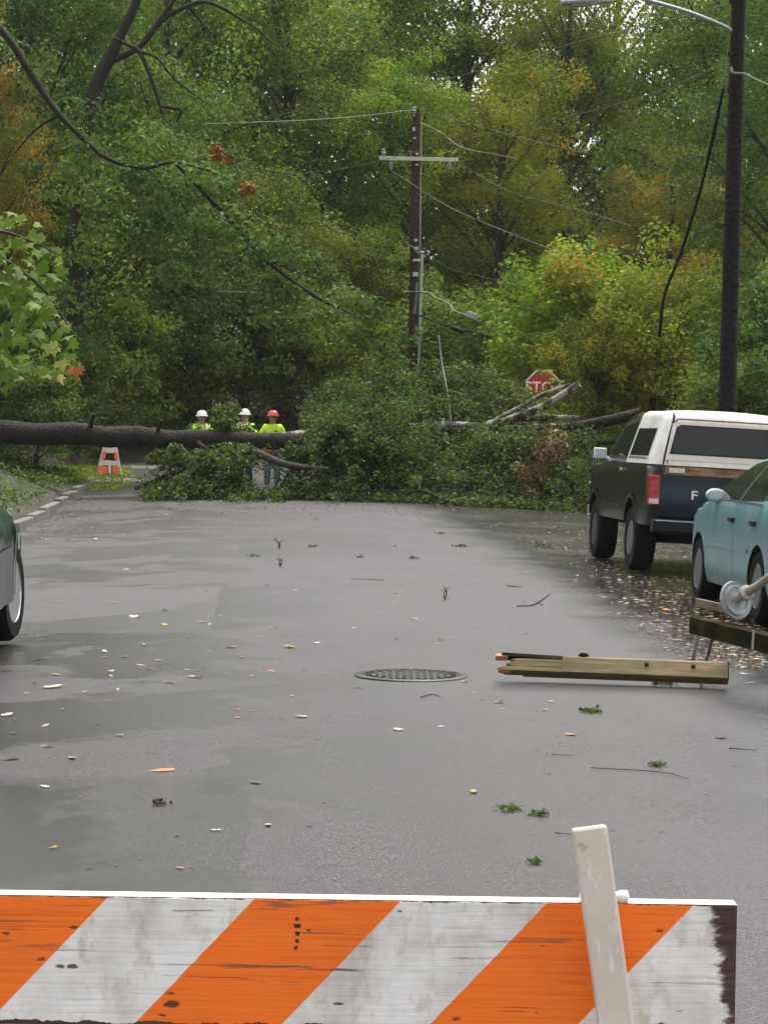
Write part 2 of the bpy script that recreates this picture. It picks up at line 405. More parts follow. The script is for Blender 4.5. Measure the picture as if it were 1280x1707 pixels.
k = t.mix(t.math('MAXIMUM', t.math('MULTIPLY', bare, front), t.math('MULTIPLY', front, t.math('MAXIMUM', edge, edgt))), k, wood)
top_white = t.math('GREATER_THAN', y_, 0.0025)
k = t.mix(t.math('MULTIPLY', top_white, t.math('SUBTRACT', 1.0, t.ramp(ragged, [(0.512, 0.0), (0.522, 1.0)]))), k, t.mix(t.ramp(g2, [(0.35, 0.5), (0.5, 0.0)]), (0.72, 0.71, 0.71), (0.36, 0.32, 0.30)))
t.set(color=k, rough=t.ramp(g1, [(0.3, .42), (0.7, .6)]), spec=.4)
t.bump(t.math('ADD', t.math('ADD', g1, t.math('MULTIPLY', g2, .5)), t.math('MULTIPLY', chip, -.8)), 0.45, 0.0025)
M_board = t.m
t = NT('scuffed_white_plastic'); v = t.coord()
n1 = t.noise(t.coord((60, 60, 14)), 1.0, 5, .7); n2 = t.noise(v, 6, 4)
k = t.mix(t.ramp(n2, [(0.35, 0.0), (0.7, 1.0)]), (0.62, 0.55, 0.49), (0.50, 0.44, 0.38))
k = t.mix(t.ramp(n1, [(0.56, 0.0), (0.64, 0.85)]), k, (0.68, 0.65, 0.61))
k = t.mix(t.ramp(t.noise(v, 30, 3), [(0.68, 0.0), (0.74, 0.5)]), k, (0.25, 0.2, 0.17))
t.set(color=k, rough=.4); t.bump(n1, .4, .002); M_leg = t.m
bar = thing('barricade', 'orange and white striped wooden road barricade closing off the near foreground', 'barricade', (0, BY, 0))
m = MB(); m.box(((BX0 + BX1) / 2, 0.019, -0.0965), (BX1 - BX0, 0.038, 0.193))
b = m.build('board', M_board, bar, bevel=0.0025); b.location = (0, 0, BZ)
def leg_x(z): return 0.306 + (1.080 - z) * 0.146
m = MB(); m.tube([(leg_x(1.089), -0.030, 1.089), (leg_x(0), -0.135, 0.0)], 0.1, 4)
m = MB(); ang = math.atan(0.146); ln = 1.10
m.box((0, 0, 0), (0.051, 0.030, ln))
lg = m.build('leg', M_leg, bar, bevel=0.004); lg.location = ((leg_x(1.080) + leg_x(0)) / 2, -0.083, 0.5345); lg.rotation_euler = (R(-5.4), -ang, 0)
lg['label'] = 'scuffed white leg standing up above the striped board'
l2 = lg.copy(); COL.objects.link(l2); l2.parent = bar; l2.location.x = -1.05; l2.rotation_euler = (R(-5.4), ang, 0); l2['label'] = 'white front leg near the far end of the board'
for x in (0.38, -1.02):
    m = MB(); m.box((0, 0, 0), (0.045, 0.028, 1.0)); q = m.build('leg', M_leg, bar, bevel=0.004); q.location = (x, 0.055 + 0.25, 0.46); q.rotation_euler = (R(24), 0, 0)
    q['label'] = 'white rear leg behind the board'
m = MB(); m.lathe([(0.0001, -0.05), (0.008, -0.048), (0.008, 0.008), (0.010, 0.010), (0.010, 0.022), (0.0001, 0.025)], (0.346, 0.006, BZ + 0.008), (1, 0, 0.02), 14); m.build('bolt', M_white, bar, 40)

# ================================================================== MANHOLE COVER
c0 = on_road(685, 1127); nrm = Vector((-0.002, 0, 1))
M_iron = plain('wet_cast_iron', (0.028, 0.025, 0.022), 0.32, 0.3, var=.5, scale=9, bump=.4)
man = thing('manhole_cover', 'round cast iron manhole cover set flush in the wet asphalt', 'manhole', (c0.x, c0.y, c0.z))
m = MB(); m.lathe([(0.385, -0.03), (0.385, 0.006), (0.378, 0.011), (0.335, 0.011), (0.330, 0.004), (0.330, -0.03)], sides=64); m.build('frame', M_iron, man, 40)
m = MB(); m.lathe([(0.325, -0.03), (0.325, 0.006), (0.0, 0.006)], sides=64)
for i in range(-6, 7):
    for j in range(-6, 7):
        x, y = i * 0.046, j * 0.046
        if x * x + y * y < 0.25 ** 2: m.box((x, y, 0.0085), (0.028, 0.028, 0.007))
for a in range(24):
    th = a * math.pi / 12; m.box((0.29 * math.cos(th), 0.29 * math.sin(th), 0.0085), (0.04, 0.022, 0.007), (0, 0, th))
m.build('lid', M_iron, man)

# ================================================================== BROKEN CROSSARMS ON THE ROAD
t = NT('old_crossarm_timber'); v = t.coord((2.2, 30, 30)); g = t.noise(v, 1.0, 8, .65, .4); n2 = t.noise(t.coord(), 4, 4)
k = t.ramp(g, [(0.28, (0.045, 0.03, 0.018)), (0.5, (0.19, 0.135, 0.075)), (0.72, (0.34, 0.25, 0.15))])
k = t.mix(t.ramp(n2, [(0.48, 0.0), (0.68, 0.6)]), k, (0.10, 0.115, 0.035))
t.set(color=k, rough=.65, spec=.25); t.bump(g, .5, .006); M_arm = t.m
t = NT('mossy_dark_timber'); g = t.noise(t.coord((2.2, 30, 30)), 1.0, 8, .65, .4); n2 = t.noise(t.coord(), 5, 4)
k = t.ramp(g, [(0.28, (0.006, 0.0045, 0.003)), (0.7, (0.028, 0.019, 0.011))]); k = t.mix(t.ramp(n2, [(0.5, 0.0), (0.7, .6)]), k, (0.05, 0.058, 0.016))
t.set(color=k, rough=.85, spec=.06); t.bump(g, .5, .006); M_arm2 = t.m
M_split = plain('fresh_split_wood', (0.62, 0.27, 0.12), 0.6, var=.35, scale=25)
dA = 15.4; pL, pR = at(846, 1108, dA + 0.15), at(1213, 1122, dA)
ax = (pR - pL); L = ax.length; yaw = math.atan2(ax.y, ax.x); pit = -math.asin(ax.z / L)
arm = thing('broken_crossarm', 'snapped weathered timber crossarm lying alone on the wet road, splintered at one end', 'crossarm', pL, (R(-30), pit, yaw))
m = MB()                                   # local x runs along the timber
h = 0.062; w = 0.055
def section(x, sc=1.0): return [(x, -w * sc, -h), (x, w * sc, -h), (x, w * sc, h * .75), (x, w * .7 * sc, h), (x, -w * .7 * sc, h), (x, -w * sc, h * .75)]
secs = [section(x) for x in (0.36, 0.6, 0.9, 1.2, L)]
V = [p for s_ in secs for p in s_]; Fs = []
for i in range(len(secs) - 1):
    for q in range(6): Fs.append((i * 6 + q, i * 6 + (q + 1) % 6, (i + 1) * 6 + (q + 1) % 6, (i + 1) * 6 + q))
Fs += [(5, 4, 3, 2, 1, 0), tuple(24 + q for q in range(6))]
m.add(V, Fs)
m.build('beam', M_arm, arm, bevel=0.004)
m = MB()                                   # the splintered half: tongues of different length
for (x0, z0, z1, y0, y1) in ((-0.06, -0.062, -0.034, -.055, .03), (-0.005, -0.030, 0.005, -.053, .05), (0.02, 0.008, 0.026, -.05, .05), (0.06, -0.06, 0.02, 0.0, .055)):
    m.add([(x0, y0, (z0 * .6 + z1 * .4)), (x0, y1, z0 * .4 + z1 * .6), (x0 + .05, y0, z1), (x0 + .05, y1, z1), (0.361, y0, z1), (0.361, y1, z1), (0.361, y1, z0), (0.361, y0, z0), (x0 + .05, y0, z0), (x0 + .05, y1, z0)],
          [(0, 1, 3, 2), (2, 3, 5, 4), (4, 5, 6, 7), (0, 2, 4, 7, 8), (1, 9, 6, 5, 3), (8, 7, 6, 9), (0, 8, 9, 1)])
m.build('splinter', M_arm, arm)
m = MB(); m.box((0.22, -0.01, 0.048), (0.52, 0.075, 0.026), (0, R(1.5), 0)); m.build('splinter', M_arm2, arm, bevel=.004)['label'] = 'dark strip of timber standing proud on top'
m = MB()
for x, z, y, s_ in ((-0.08, 0.050, -.01, .075), (-0.055, -0.05, -.02, .05), (-0.02, -.02, 0, .03)): m.box((x + .04, y, z), (0.085, s_, 0.024), (0, random.uniform(-.1, .1), 0), .8)
m.build('broken_tip', M_split, arm, bevel=.003)
m = MB(); m.lathe([(0.02, 0), (0.036, 0.012), (0.034, 0.03), (0.0, 0.036)], (0.50, -0.02, 0.052), (0, 0, 1), 14); m.build('knot', M_arm2, arm, 40)
for x in (0.915, 1.22 if L > 1.3 else L - .2):
    m = MB(); m.box((x, -w - 0.001, 0.012), (0.026, 0.004, 0.026)); m.lathe([(0.008, 0), (0.008, .012), (0, .013)], (x, -w - .002, .012), (0, -1, 0), 8); m.build('bolt_plate', M_dark, arm)
m = MB(); m.tube([(L - 0.17, 0, -h), (L - 0.172, 0, -h - 0.06)], 0.008, 8); m.build('bolt', M_rusty, arm)
m = MB(); m.box((L + 0.002, 0, 0), (0.006, 2 * w * .96, 2 * h * .94)); m.build('sawn_end', M_arm2, arm)

q0, q1 = at(1153, 1040, 16.2), at(1330, 1085, 14.6)
ax = q1 - q0; L = ax.length; yaw = math.atan2(ax.y, ax.x); pit = -math.asin(ax.z / L)
arm2 = thing('insulator_crossarm', 'dark mossy timber crossarm with steel pins and disc insulators resting beside the blue car', 'crossarm', q0, (0, pit, yaw))
m = MB(); hw_, hh_ = .0525, .0575; m.add([(.085, -hw_, -hh_), (-.02, hw_, -hh_), (-.02, hw_, hh_), (.085, -hw_, hh_), (L, -hw_, -hh_), (L, hw_, -hh_), (L, hw_, hh_), (L, -hw_, hh_)], [(0, 4, 7, 3), (1, 2, 6, 5), (3, 7, 6, 2), (0, 1, 5, 4), (4, 5, 6, 7), (0, 3, 2, 1)]); m.build('beam', M_arm2, arm2, bevel=.004)
m = MB(); m.add([(.079, -.05, -.054), (-.018, .046, -.054), (-.018, .046, .054), (.079, -.05, .054), (.077, -.053, -.054), (-.022, .044, -.054), (-.022, .044, .054), (.077, -.053, .054)], [(0, 1, 2, 3), (4, 5, 6, 7), (0, 4, 5, 1), (1, 5, 6, 2), (2, 6, 7, 3), (3, 7, 4, 0)]); m.build('sawn_end', plain('mossy_end_grain', (0.13, 0.13, 0.04), .8, var=.5, scale=30), arm2)
arm2i = arm2.matrix_basis.inverted()
def loc2(p): return arm2i @ p
bpy.context.view_layer.update(); arm2i = (Matrix.Translation(q0) @ Euler((0, pit, yaw)).to_matrix().to_4x4()).inverted()
for (a, bpx, mt, r_) in (((1166, 1050), (1155, 1100), M_galv, .017), ((1190, 1056), (1176, 1106), M_rusty, .011)):
    m = MB(); A = loc2(at(*a, 16.05)); Bp = on_road(*bpx); m.tube([A, loc2(Bp)], r_, 10); m.lathe([(0.0, -.004), (r_ * 2, 0), (r_ * 2, .012), (0, .014)], loc2(Bp), (0, 0, 1), 10); m.build('pin', mt, arm2, 40)
m = MB(); m.tube([loc2(at(1256, 1052, 15.0)), loc2(at(1254, 1083, 15.0))], 0.008, 8); m.build('through_bolt', M_galv, arm2)
m = MB(); A, Bp = loc2(at(1160, 1004, 16.2)), loc2(at(1214, 1016, 15.9)); d_ = Bp - A
m.box((A + Bp) / 2, (d_.length, .016, .058), d_.to_track_quat('X', 'Z').to_matrix()); m.build('steel_strap', plain('dull_strap', (.27, .2, .15), .5, .3, var=.4), arm2, bevel=.003)
# suspension string: a hub, the pale disc, cap and tail climbing to the right
disc_c = at(1226, 1001, 15.7); tail = at(1300, 950, 15.2); axd = (loc2(tail) - loc2(disc_c)).normalized()
dd = (Vector((0.50, -0.80, 0.22)))                       # the way the disc's axis points in the world: towards the right and the viewer
axw = (arm2i.to_3x3() @ dd).normalized()
ins = MB(); ins.lathe([(0.0, -.02), (0.03, -.018), (0.05, -0.012), (0.085, -.010), (0.088, -.022), (0.10, -.022), (0.104, -.006), (0.127, -.012), (0.132, 0.004), (0.10, .022), (.065, .034), (.045, .04), (.043, .085), (.03, .1), (0, .105)], loc2(disc_c), -axw, 40)
ins.build('disc_insulator', M_porc, arm2, 35)
m = MB(); m.tube([loc2(disc_c) - axw * .10, loc2(at(1216, 1018, 15.9))], .026, 10); m.build('hub', M_galv, arm2)
m = MB(); m.tube([loc2(disc_c) + axw * 0.0, loc2(at(1244, 988, 15.6)), loc2(at(1262, 977, 15.5)), loc2(tail)], [.03, .035, .026, .03], 12); m.lathe([(.03, -.02), (.052, -.012), (.052, .02), (.03, .03)], loc2(at(1243, 989, 15.6)), axd, 14); m.build('ball_socket', plain('chalky_socket', (.30, .28, .23), .6, .1, var=.3), arm2, 40)

# ================================================================== UTILITY POLES
M_pole = bark('pole_timber', (0.055, 0.034, 0.024), scale=2.5)
M_pole_dark = bark('creosoted_timber', (0.013, 0.009, 0.008), scale=2.5)
D = 75.0
tp, bt = at(694, 182, D), at(688.5, 650, D); dr = (bt - tp); gz = float(ground_z(bt.x, bt.y)); foot = tp + dr * ((gz - .3 - tp.z) / dr.z)
up = thing('utility_pole', 'slim brown utility pole with a pale wooden crossarm standing beyond the fallen tree', 'utility pole', (foot.x, foot.y, gz))
def UP(px, py, dd=D): return at(px, py, dd) - Vector((foot.x, foot.y, gz))
m = MB(); m.tube([tp - Vector((foot.x, foot.y, gz)), foot - Vector((foot.x, foot.y, gz))], [.135, .175], 14, 8, .04); m.build('pole', M_pole, up, 50)
m = MB(); A, Bp = UP(632, 264, D - .24), UP(764, 265, D - .24); m.box((A + Bp) / 2, ((Bp - A).length, .10, .125), (0, R(0.6), 0)); m.build('crossarm', plain('pale_crossarm', (.50, .48, .38), .6, var=.2), up, bevel=.008)
def insulator(px, py, down=False, size=1.0):
    m = MB(); s = -1 if down else 1; c = UP(px, py, D - .24); z = Vector((0, 0, s))
    m.lathe([(.03, -.02), (.03, .05), (.075, .06), (.085, .09), (.05, .115), (.08, .135), (.085, .16), (.045, .19), (.055, .24), (.03, .28), (0, .285)], c, z, 14)
    return m.build('insulator', M_porc, up, 40)
insulator(639, 262); insulator(652, 268, True); insulator(749, 268, True); insulator(690, 192)
m = MB(); m.tube([UP(702, 196, D - .1), UP(701, 300, D - .1), UP(700, 420, D - .1)], .025, 6); m.build('ground_wire', plain('mossy_moulding', (.26, .27, .18), .6), up)
m = MB(); m.tube([UP(703.5, 422, D - .14), UP(700.5, 520, D - .14), UP(697.5, 625, D - .14)], .045, 8); m.build('conduit', plain('grey_conduit', (.42, .45, .40), .5), up)
for px, py, w_, h_ in ((693, 400, .10, .09), (694, 414, .12, .11), (695, 433.5, .26, .08), (692.5, 457, .18, .14), (690, 215, .08, .12), (691, 230, .09, .05), (695, 256, .1, .06), (695, 274, .1, .06)):
    m = MB(); m.box(UP(px, py, D - .2), (w_, .08, h_)); m.build('bracket', M_galv, up, bevel=.01)
m = MB(); m.tube([UP(679, 408, D - .3), UP(688, 411, D - .25), UP(693, 419, D - .25), UP(699, 422, D - .2)], .028, 6, 8); m.build('service_bracket', M_wire_pale, up)
m = MB(); m.tube([UP(695, 470, D - .2), UP(693.5, 500, D - .2), UP(691, 522, D - .2)], [.05, .035, .05], 6); m.build('drop_loop', M_wire_pale, up)
m = MB(); m.tube([UP(672, 486, D - .25), UP(700, 486, D - .25), UP(711, 487, D - .25), UP(716, 491, D - .3)], .025, 6); m.build('guy_arm', M_wire_pale, up)

D2 = 39.0
tp, bt = at(1234.5, -120, D2), at(1212.5, 660, D2); dr = bt - tp; gz2 = float(ground_z(bt.x, bt.y)); f2 = tp + dr * ((gz2 - .3 - tp.z) / dr.z)
rp = thing('utility_pole', 'tall thick dark utility pole carrying a street light behind the truck', 'utility pole', (f2.x, f2.y, gz2))
O2 = Vector((f2.x, f2.y, gz2))
def RP(px, py, dd=D2): return at(px, py, dd) - O2
m = MB(); m.tube([tp - O2, f2 - O2], [.118, .158], 18, 14, .03); m.build('pole', M_pole_dark, rp, 50)
m = MB(); m.tube([RP(1217, 50, D2 - .1), RP(1205, 42, D2 - .2), RP(1150, 20, D2 - .5), RP(1090, 2, D2 - .8), RP(1040, -8, D2 - 1), RP(1008, -6, D2 - 1.2)], [.042, .035, .032, .03, .03, .03], 10, 14); m.build('lamp_arm', M_galv, rp, 50)
m = MB()
A, Bp = RP(1016, -1, D2 - 1.2), RP(933, 4, D2 - 1.5); d_ = (Bp - A); M4 = d_.to_track_quat('X', 'Z').to_matrix()
for i in range(6):
    pass
prof = [(-.02, .05, .05), (.10, .09, .07), (.35, .15, .10), (.65, .17, .10), (.80, .13, .07), (.85, .05, .03)]
V = []; Fs = []
for x, w_, h_ in prof:
    for k_ in range(12):
        th = 2 * math.pi * k_ / 12; zz = math.sin(th) * h_; V.append(A + M4 @ Vector((x, math.cos(th) * w_, max(zz, -.045))))
for i in range(len(prof) - 1):
    for k_ in range(12): Fs.append((i * 12 + k_, i * 12 + (k_ + 1) % 12, (i + 1) * 12 + (k_ + 1) % 12, (i + 1) * 12 + k_))
Fs += [tuple(range(12))[::-1], tuple(60 + k_ for k_ in range(12))]
m.add(V, Fs); m.build('lamp_head', plain('grey_lamp_housing', (.34, .36, .38), .4, .2), rp, 40)
m = MB(); m.box(A + M4 @ Vector((.5, 0, -.056)), (.42, .22, .02), M4); m.build('lamp_glass', plain('dull_lens', (.45, .47, .46), .2), rp, bevel=.006)
m = MB(); m.tube([RP(1218, 112, D2 - .2), RP(1222, 121, D2 - .25), RP(1240, 122, D2 - .3), RP(1262, 133, D2 - .4), RP(1300, 150, D2 - .5)], [.03, .025, .018, .015, .015], 8, 14); m.build('service_loop', M_wire_pale, rp)
for py in (0, 90, 150, 215):
    m = MB(); c = RP(1210 + (220 - py) * .027 + 2, py, D2 - .19); m.box(c, (.05, .05, .10)); m.build('bracket', M_dark, rp, bevel=.006)

# ================================================================== WIRES
def wire(label, pts, r=.012, mat=None, cat='wire', name='overhead_wire', n=None):
    r = r * .72 if isinstance(r, float) else r; P = [at(*p) for p in pts]; o0 = P[0].copy(); m = MB(); m.origin = o0; m.tube(P, r, 6, n or 8 * (len(P) - 1))
    o = m.build(name, mat or M_wire, smooth=60); o.location = o0; tag(o, label, cat, 'wires across the street'); return o
wire('longest overhead wire, sloping from the dark pole down across the whole street to the left', [(1228, 2, 39), (1080, 42, 46), (960, 70, 52), (800, 117, 58), (640, 155, 64), (480, 188, 68), (340, 206, 71), (200, 219, 74), (70, 222, 78)], .014)
wire('dark overhead wire sagging below the longest wire from the dark pole to the left', [(1225, 100, 39), (1040, 170, 50), (830, 220, 60), (700, 250, 66), (570, 281, 72), (420, 292, 80), (250, 288, 88)], .012)
wire('pale wire leading left from the tip of the slim utility pole', [(690, 182, 75), (600, 193, 72), (500, 200, 69), (340, 206, 66)], .014, M_wire_pale)
wire('thin wire leading right from the tip of the slim utility pole', [(695, 183, 75), (780, 204, 70), (850, 224, 66), (985, 256, 60)], .010)
wire('short bright wire slanting down right just under the slim pole tip', [(703, 205, 74.8), (735, 220, 74), (770, 245, 73), (832, 258, 72), (862, 264, 71)], .016, M_wire_pale)
wire('wire running down right from the right end of the pale crossarm', [(760, 268, 74.7), (850, 318, 70), (960, 348, 66), (1052, 376, 62)], .013)
wire('thin pale wire falling right from the left end of the pale crossarm', [(653, 284, 74.7), (750, 345, 71), (860, 392, 67), (985, 440, 63)], .012, M_wire_pale)
wire('slack wire from the middle of the slim utility pole into the trees on the right', [(702, 418, 74.8), (748, 446, 72), (800, 460, 70), (850, 470, 68)], .012, M_wire)
wire('short white horizontal wire hanging left of the slim utility pole', [(365, 485, 66), (415, 487, 66), (468, 487, 66)], .014, M_wire_pale)
wire('long thin horizontal wire crossing behind the drooping branches left of the slim pole', [(410, 529, 67), (500, 529, 69), (595, 526, 72), (683, 524, 74.8)], .012)
wire('dangling white broken wire hanging down onto the fallen trunk', [(731, 558, 54), (736, 600, 53.6), (745, 650, 53), (752, 702, 52.5)], .018, M_wire_pale)
wire('loose dark guy cable dangling beside the thick dark pole', [(1206, 146, 39), (1189, 225, 40), (1166, 320, 41), (1135, 420, 42), (1108, 490, 43), (1099, 560, 44)], [.03, .03, .026, .026, .03, .032], M_black, 'cable')
dP = 74.5
cl = thing('splice_cable', 'pale drooping cable with a grey splice box right of the slim utility pole', 'cable', at(712, 487, dP), group='wires across the street')
o0 = cl.location.copy(); m = MB(); m.tube([at(*p) - o0 for p in ((712, 487, dP), (724, 495, dP), (748, 506, dP - .5), (757, 518, dP - .8), (780, 526, dP - 1))], .028, 7, 24); m.build('cable', M_wire_pale, cl, 60)
m = MB(); A, Bp = at(778, 523, dP - 1) - o0, at(803, 532, dP - 1) - o0; d_ = (Bp - A); q_ = d_.to_track_quat('X', 'Z').to_matrix(); m.box((A + Bp) / 2, (d_.length, .2, .2), q_)
for k_ in (-.25, 0, .25): m.box((A + Bp) / 2 + q_ @ Vector((k_ * d_.length, 0, .11)), (.05, .1, .05), q_)
m.build('splice_box', plain('grey_splice', (.34, .35, .36), .4), cl, bevel=.03)
m = MB(); m.tube([at(800, 529, dP - 1) - o0, at(810, 534, dP - 1) - o0], [.05, .035], 8); m.build('end_cap', M_wire_pale, cl)
bc = thing('telephone_cable', 'black telephone cable with thick black sleeves drooping right from the slim utility pole', 'cable', at(676, 524, dP), group='wires across the street')
o0 = bc.location.copy(); m = MB(); m.tube([at(*p) - o0 for p in ((676, 524, dP), (700, 526, dP - .2), (740, 541, dP - .8), (800, 556, dP - 1.6), (860, 571, dP - 2.4), (935, 583, dP - 3.5))], .028, 7, 30); m.build('cable', M_black, bc, 60)
for a, b_, r_ in (((752, 545), (774, 553), .075), ((810, 560), (853, 570), .075)):
    m = MB(); A, Bp = at(*a, dP - 1.3) - o0, at(*b_, dP - 1.6) - o0; m.tube([A, A.lerp(Bp, .15), A.lerp(Bp, .85), Bp], [.04, r_, r_, .04], 10); m.build('sleeve', M_black, bc, 40)

# ================================================================== STOP SIGN
M_red = plain('sign_red', (.42, .030, .022), .4, var=.25, scale=4)
M_signw = plain('sign_white', (.78, .74, .68), .4, var=.1)
DS = 60.0; ctr = at(905, 646, DS); rs = 29 / (F / DS)
gs = float(ground_z(ctr.x, DS)); sg = thing('stop_sign', 'red octagonal stop sign half hidden by leaves right of the slim pole', 'road sign', (ctr.x, DS, gs), (0, 0, R(6)))
hz = ctr.z - gs
oct_ = lambda r_: [(r_ / math.cos(math.pi / 8) * math.cos(math.pi / 8 + i * math.pi / 4), r_ / math.cos(math.pi / 8) * math.sin(math.pi / 8 + i * math.pi / 4)) for i in range(8)]
RX = Matrix.Rotation(R(90), 4, 'X')
m = MB(); m.prism(oct_(rs), .004, Matrix.Translation((0, 0, hz)) @ RX); pln = m.build('border', M_signw, sg)
m = MB(); m.prism(oct_(rs * .93), .004, Matrix.Translation((0, -.004, hz)) @ RX); m.build('face', M_red, sg)
me = text_mesh('STOP', rs * .86, .002); lt = put('lettering', me, M_signw, sg); lt.location = (0, -.008, hz); lt.rotation_euler = (R(90), 0, 0)
m = MB(); m.box((0, .04, hz / 2), (.06, .04, hz + .6)); m.build('post', M_galv, sg)
# ================================================================== VEHICLES
def paint(name, c, rough=.22, dirt=(.10, .09, .075), amount=.35, metal=.0, coat=.12):
    t = NT(name); v = t.coord(); n = t.noise(v, 2.2, 3, .5); f = t.noise(v, 40, 3, .6)
    s = t.node('ShaderNodeSeparateXYZ'); t.link(v, s.inputs[0])
    low = t.ramp(s.outputs[2], [(.35, 1.0), (.8, .25)])           # road spray dries on the lower panels
    d = t.math('MULTIPLY', t.math('MULTIPLY', low, t.ramp(n, [(.4, 0.0), (.7, 1.0)])), amount)
    t.set(color=t.mix(d, c, dirt), rough=t.math('ADD', t.math('MULTIPLY', d, .5), t.ramp(n, [(.3, rough), (.7, rough + .08)])), metal=metal, coat=coat)
    t.b.inputs['Coat Roughness'].default_value = .12
    return t.m
def glass(name, c=(.012, .015, .015)):
    t = NT(name); n = t.noise(t.coord(), 9, 4); t.set(color=c, rough=t.ramp(n, [(.4, .05), (.7, .16)]), spec=.35); t.bump(t.noise(t.coord(), 70, 2), .06, .002); return t.m
M_glass = glass('wet_window_glass'); M_tyre = plain('tyre_rubber', (.008, .008, .0085), .8, var=.35, scale=14, bump=.3, spec=.15)
M_chrome = plain('dull_chrome', (.55, .56, .57), .22, .9, var=.2); M_alloy = plain('alloy_wheel', (.16, .165, .17), .45, .6, var=.2)
M_trim = plain('black_trim', (.007, .007, .0075), .5, var=.3, spec=.25); M_redlens = plain('red_lens', (.42, .012, .012), .18, var=.3, coat=.6)
M_rib = plain('dark_red_rib', (.16, .006, .006), .3); M_under = plain('underbody', (.010, .009, .009), .8)

class Sides:
    """The same panels on the left and on the right of a car, each its own mesh."""
    def __init__(s, sh, polys, off, sides, step): s.a = (sh, polys, off, sides, step)
    def build(s, name, mat, root, smooth=None):
        sh, polys, off, sides, step = s.a; out = []
        for sd in sides:
            for poly in polys:
                out.append(MB().add(*sh.patch(poly, sd, off, step)).build(name, mat, root, smooth))
        return out
class Shell:
    """A car body from its side outline: x forward, y left, z up."""
    def __init__(s, outline, arches, zb, wfun, r=.07, crown=.035):
        s.out = outline; s.arches = arches; s.zb = zb; s.wf = wfun; s.r = r; s.crown = crown
        s.pts = np.array([(p[0], p[1]) for p in outline], float)
    def dist(s, x, z):
        A, B = s.pts[:-1], s.pts[1:]; P = np.array([x, z]); d = B - A
        t = np.clip(((P - A) * d).sum(1) / (d * d).sum(1), 0, 1)
        return float(np.sqrt((((A + d * t[:, None]) - P) ** 2).sum(1)).min())
    def w(s, x, z):
        w = s.wf(x, z); d = s.dist(x, z)
        if d < s.r: w -= s.r * (1 - math.sqrt(max(0, 1 - (1 - d / s.r) ** 2)))
        return w
    def patch(s, poly, side, off, step=.055):
        bm = bmesh.new(); bm.faces.new([bm.verts.new((x, 0, z)) for x, z in poly])
        xs = [p[0] for p in poly]; zs = [p[1] for p in poly]
        for ax, lo, hi in ((0, min(xs), max(xs)), (2, min(zs), max(zs))):
            n = max(1, int((hi - lo) / step))
            for i in range(1, n):
                co = [0, 0, 0]; no = [0, 0, 0]; co[ax] = lo + (hi - lo) * i / n; no[ax] = 1
                bmesh.ops.bisect_plane(bm, geom=bm.verts[:] + bm.edges[:] + bm.faces[:], plane_co=co, plane_no=no)
        bm.verts.index_update()
        V = [(v.co.x, side * (s.w(v.co.x, v.co.z) + off), v.co.z) for v in bm.verts]; Fs = [[v.index for v in f.verts] for f in bm.faces]
        bm.free(); return V, Fs
    def patches(s, polys, off, sides=(1, -1), step=.055):
        return Sides(s, polys, off, sides, step)
    def side_poly(s):
        """The outline closed along the bottom, wheel arches cut in."""
        P = [(p[0], p[1]) for p in s.out]
        for cx, cz, ra in sorted(s.arches, reverse=True):
            a0 = math.asin((s.zb - cz) / ra)
            P += [(cx + ra * math.cos(a0 + (math.pi - 2 * a0) * i / 16), cz + ra * math.sin(a0 + (math.pi - 2 * a0) * i / 16)) for i in range(17)]
        return P
    def across(s, i, ny=12):
        (x, z) = s.pts[i]; a = s.pts[max(i - 1, 0)]; b = s.pts[min(i + 1, len(s.pts) - 1)]
        n = np.array([-(b - a)[1], (b - a)[0]]); n = n / (np.linalg.norm(n) + 1e-9)
        w = s.w(x, z); row = []
        for k in range(ny + 1):
            u = 1 - 2 * k / ny; e = s.crown * (1 - u * u)
            row.append((x + n[0] * e, u * w, z + n[1] * e))
        return row
    def build(s, root, mats, body='body'):
        by = {}
        for i in range(len(s.out) - 1):
            by.setdefault(s.out[i][2], []).append(i)
        res = {}
        for tg, idx in by.items():
            m = MB()
            for i in idx:
                A, B = s.across(i), s.across(i + 1); n = len(A)
                m.add(A + B, [(k, k + 1, n + k + 1, n + k) for k in range(n - 1)])
            if tg == body:
                for sd in (1, -1): m.add(*s.patch(s.side_poly(), sd, 0, .06))
            res[tg] = m.build(tg, mats[tg], root, 38, weld=True)
        m = MB()                                        # wheel wells and floor
        for cx, cz, ra in s.arches:
            for sd in (1, -1):
                V = []
                for i in range(17):
                    a = math.pi * i / 16; x, z = cx + ra * math.cos(a), max(s.zb, cz + ra * math.sin(a))
                    V += [(x, sd * (s.w(x, z) - .002), z), (x, sd * (s.wf(0, .5) - .42), z)]
                m.add(V, [(2 * i, 2 * i + 1, 2 * i + 3, 2 * i + 2) for i in range(16)])
        x0, x1 = s.pts[0][0], s.pts[-1][0]; w = s.wf(0, .5) - .42
        m.box(((x0 + x1) / 2, 0, s.zb - .02), (abs(x1 - x0) - .15, 2 * w, .16))
        m.build('underbody', M_under, root)
        return res
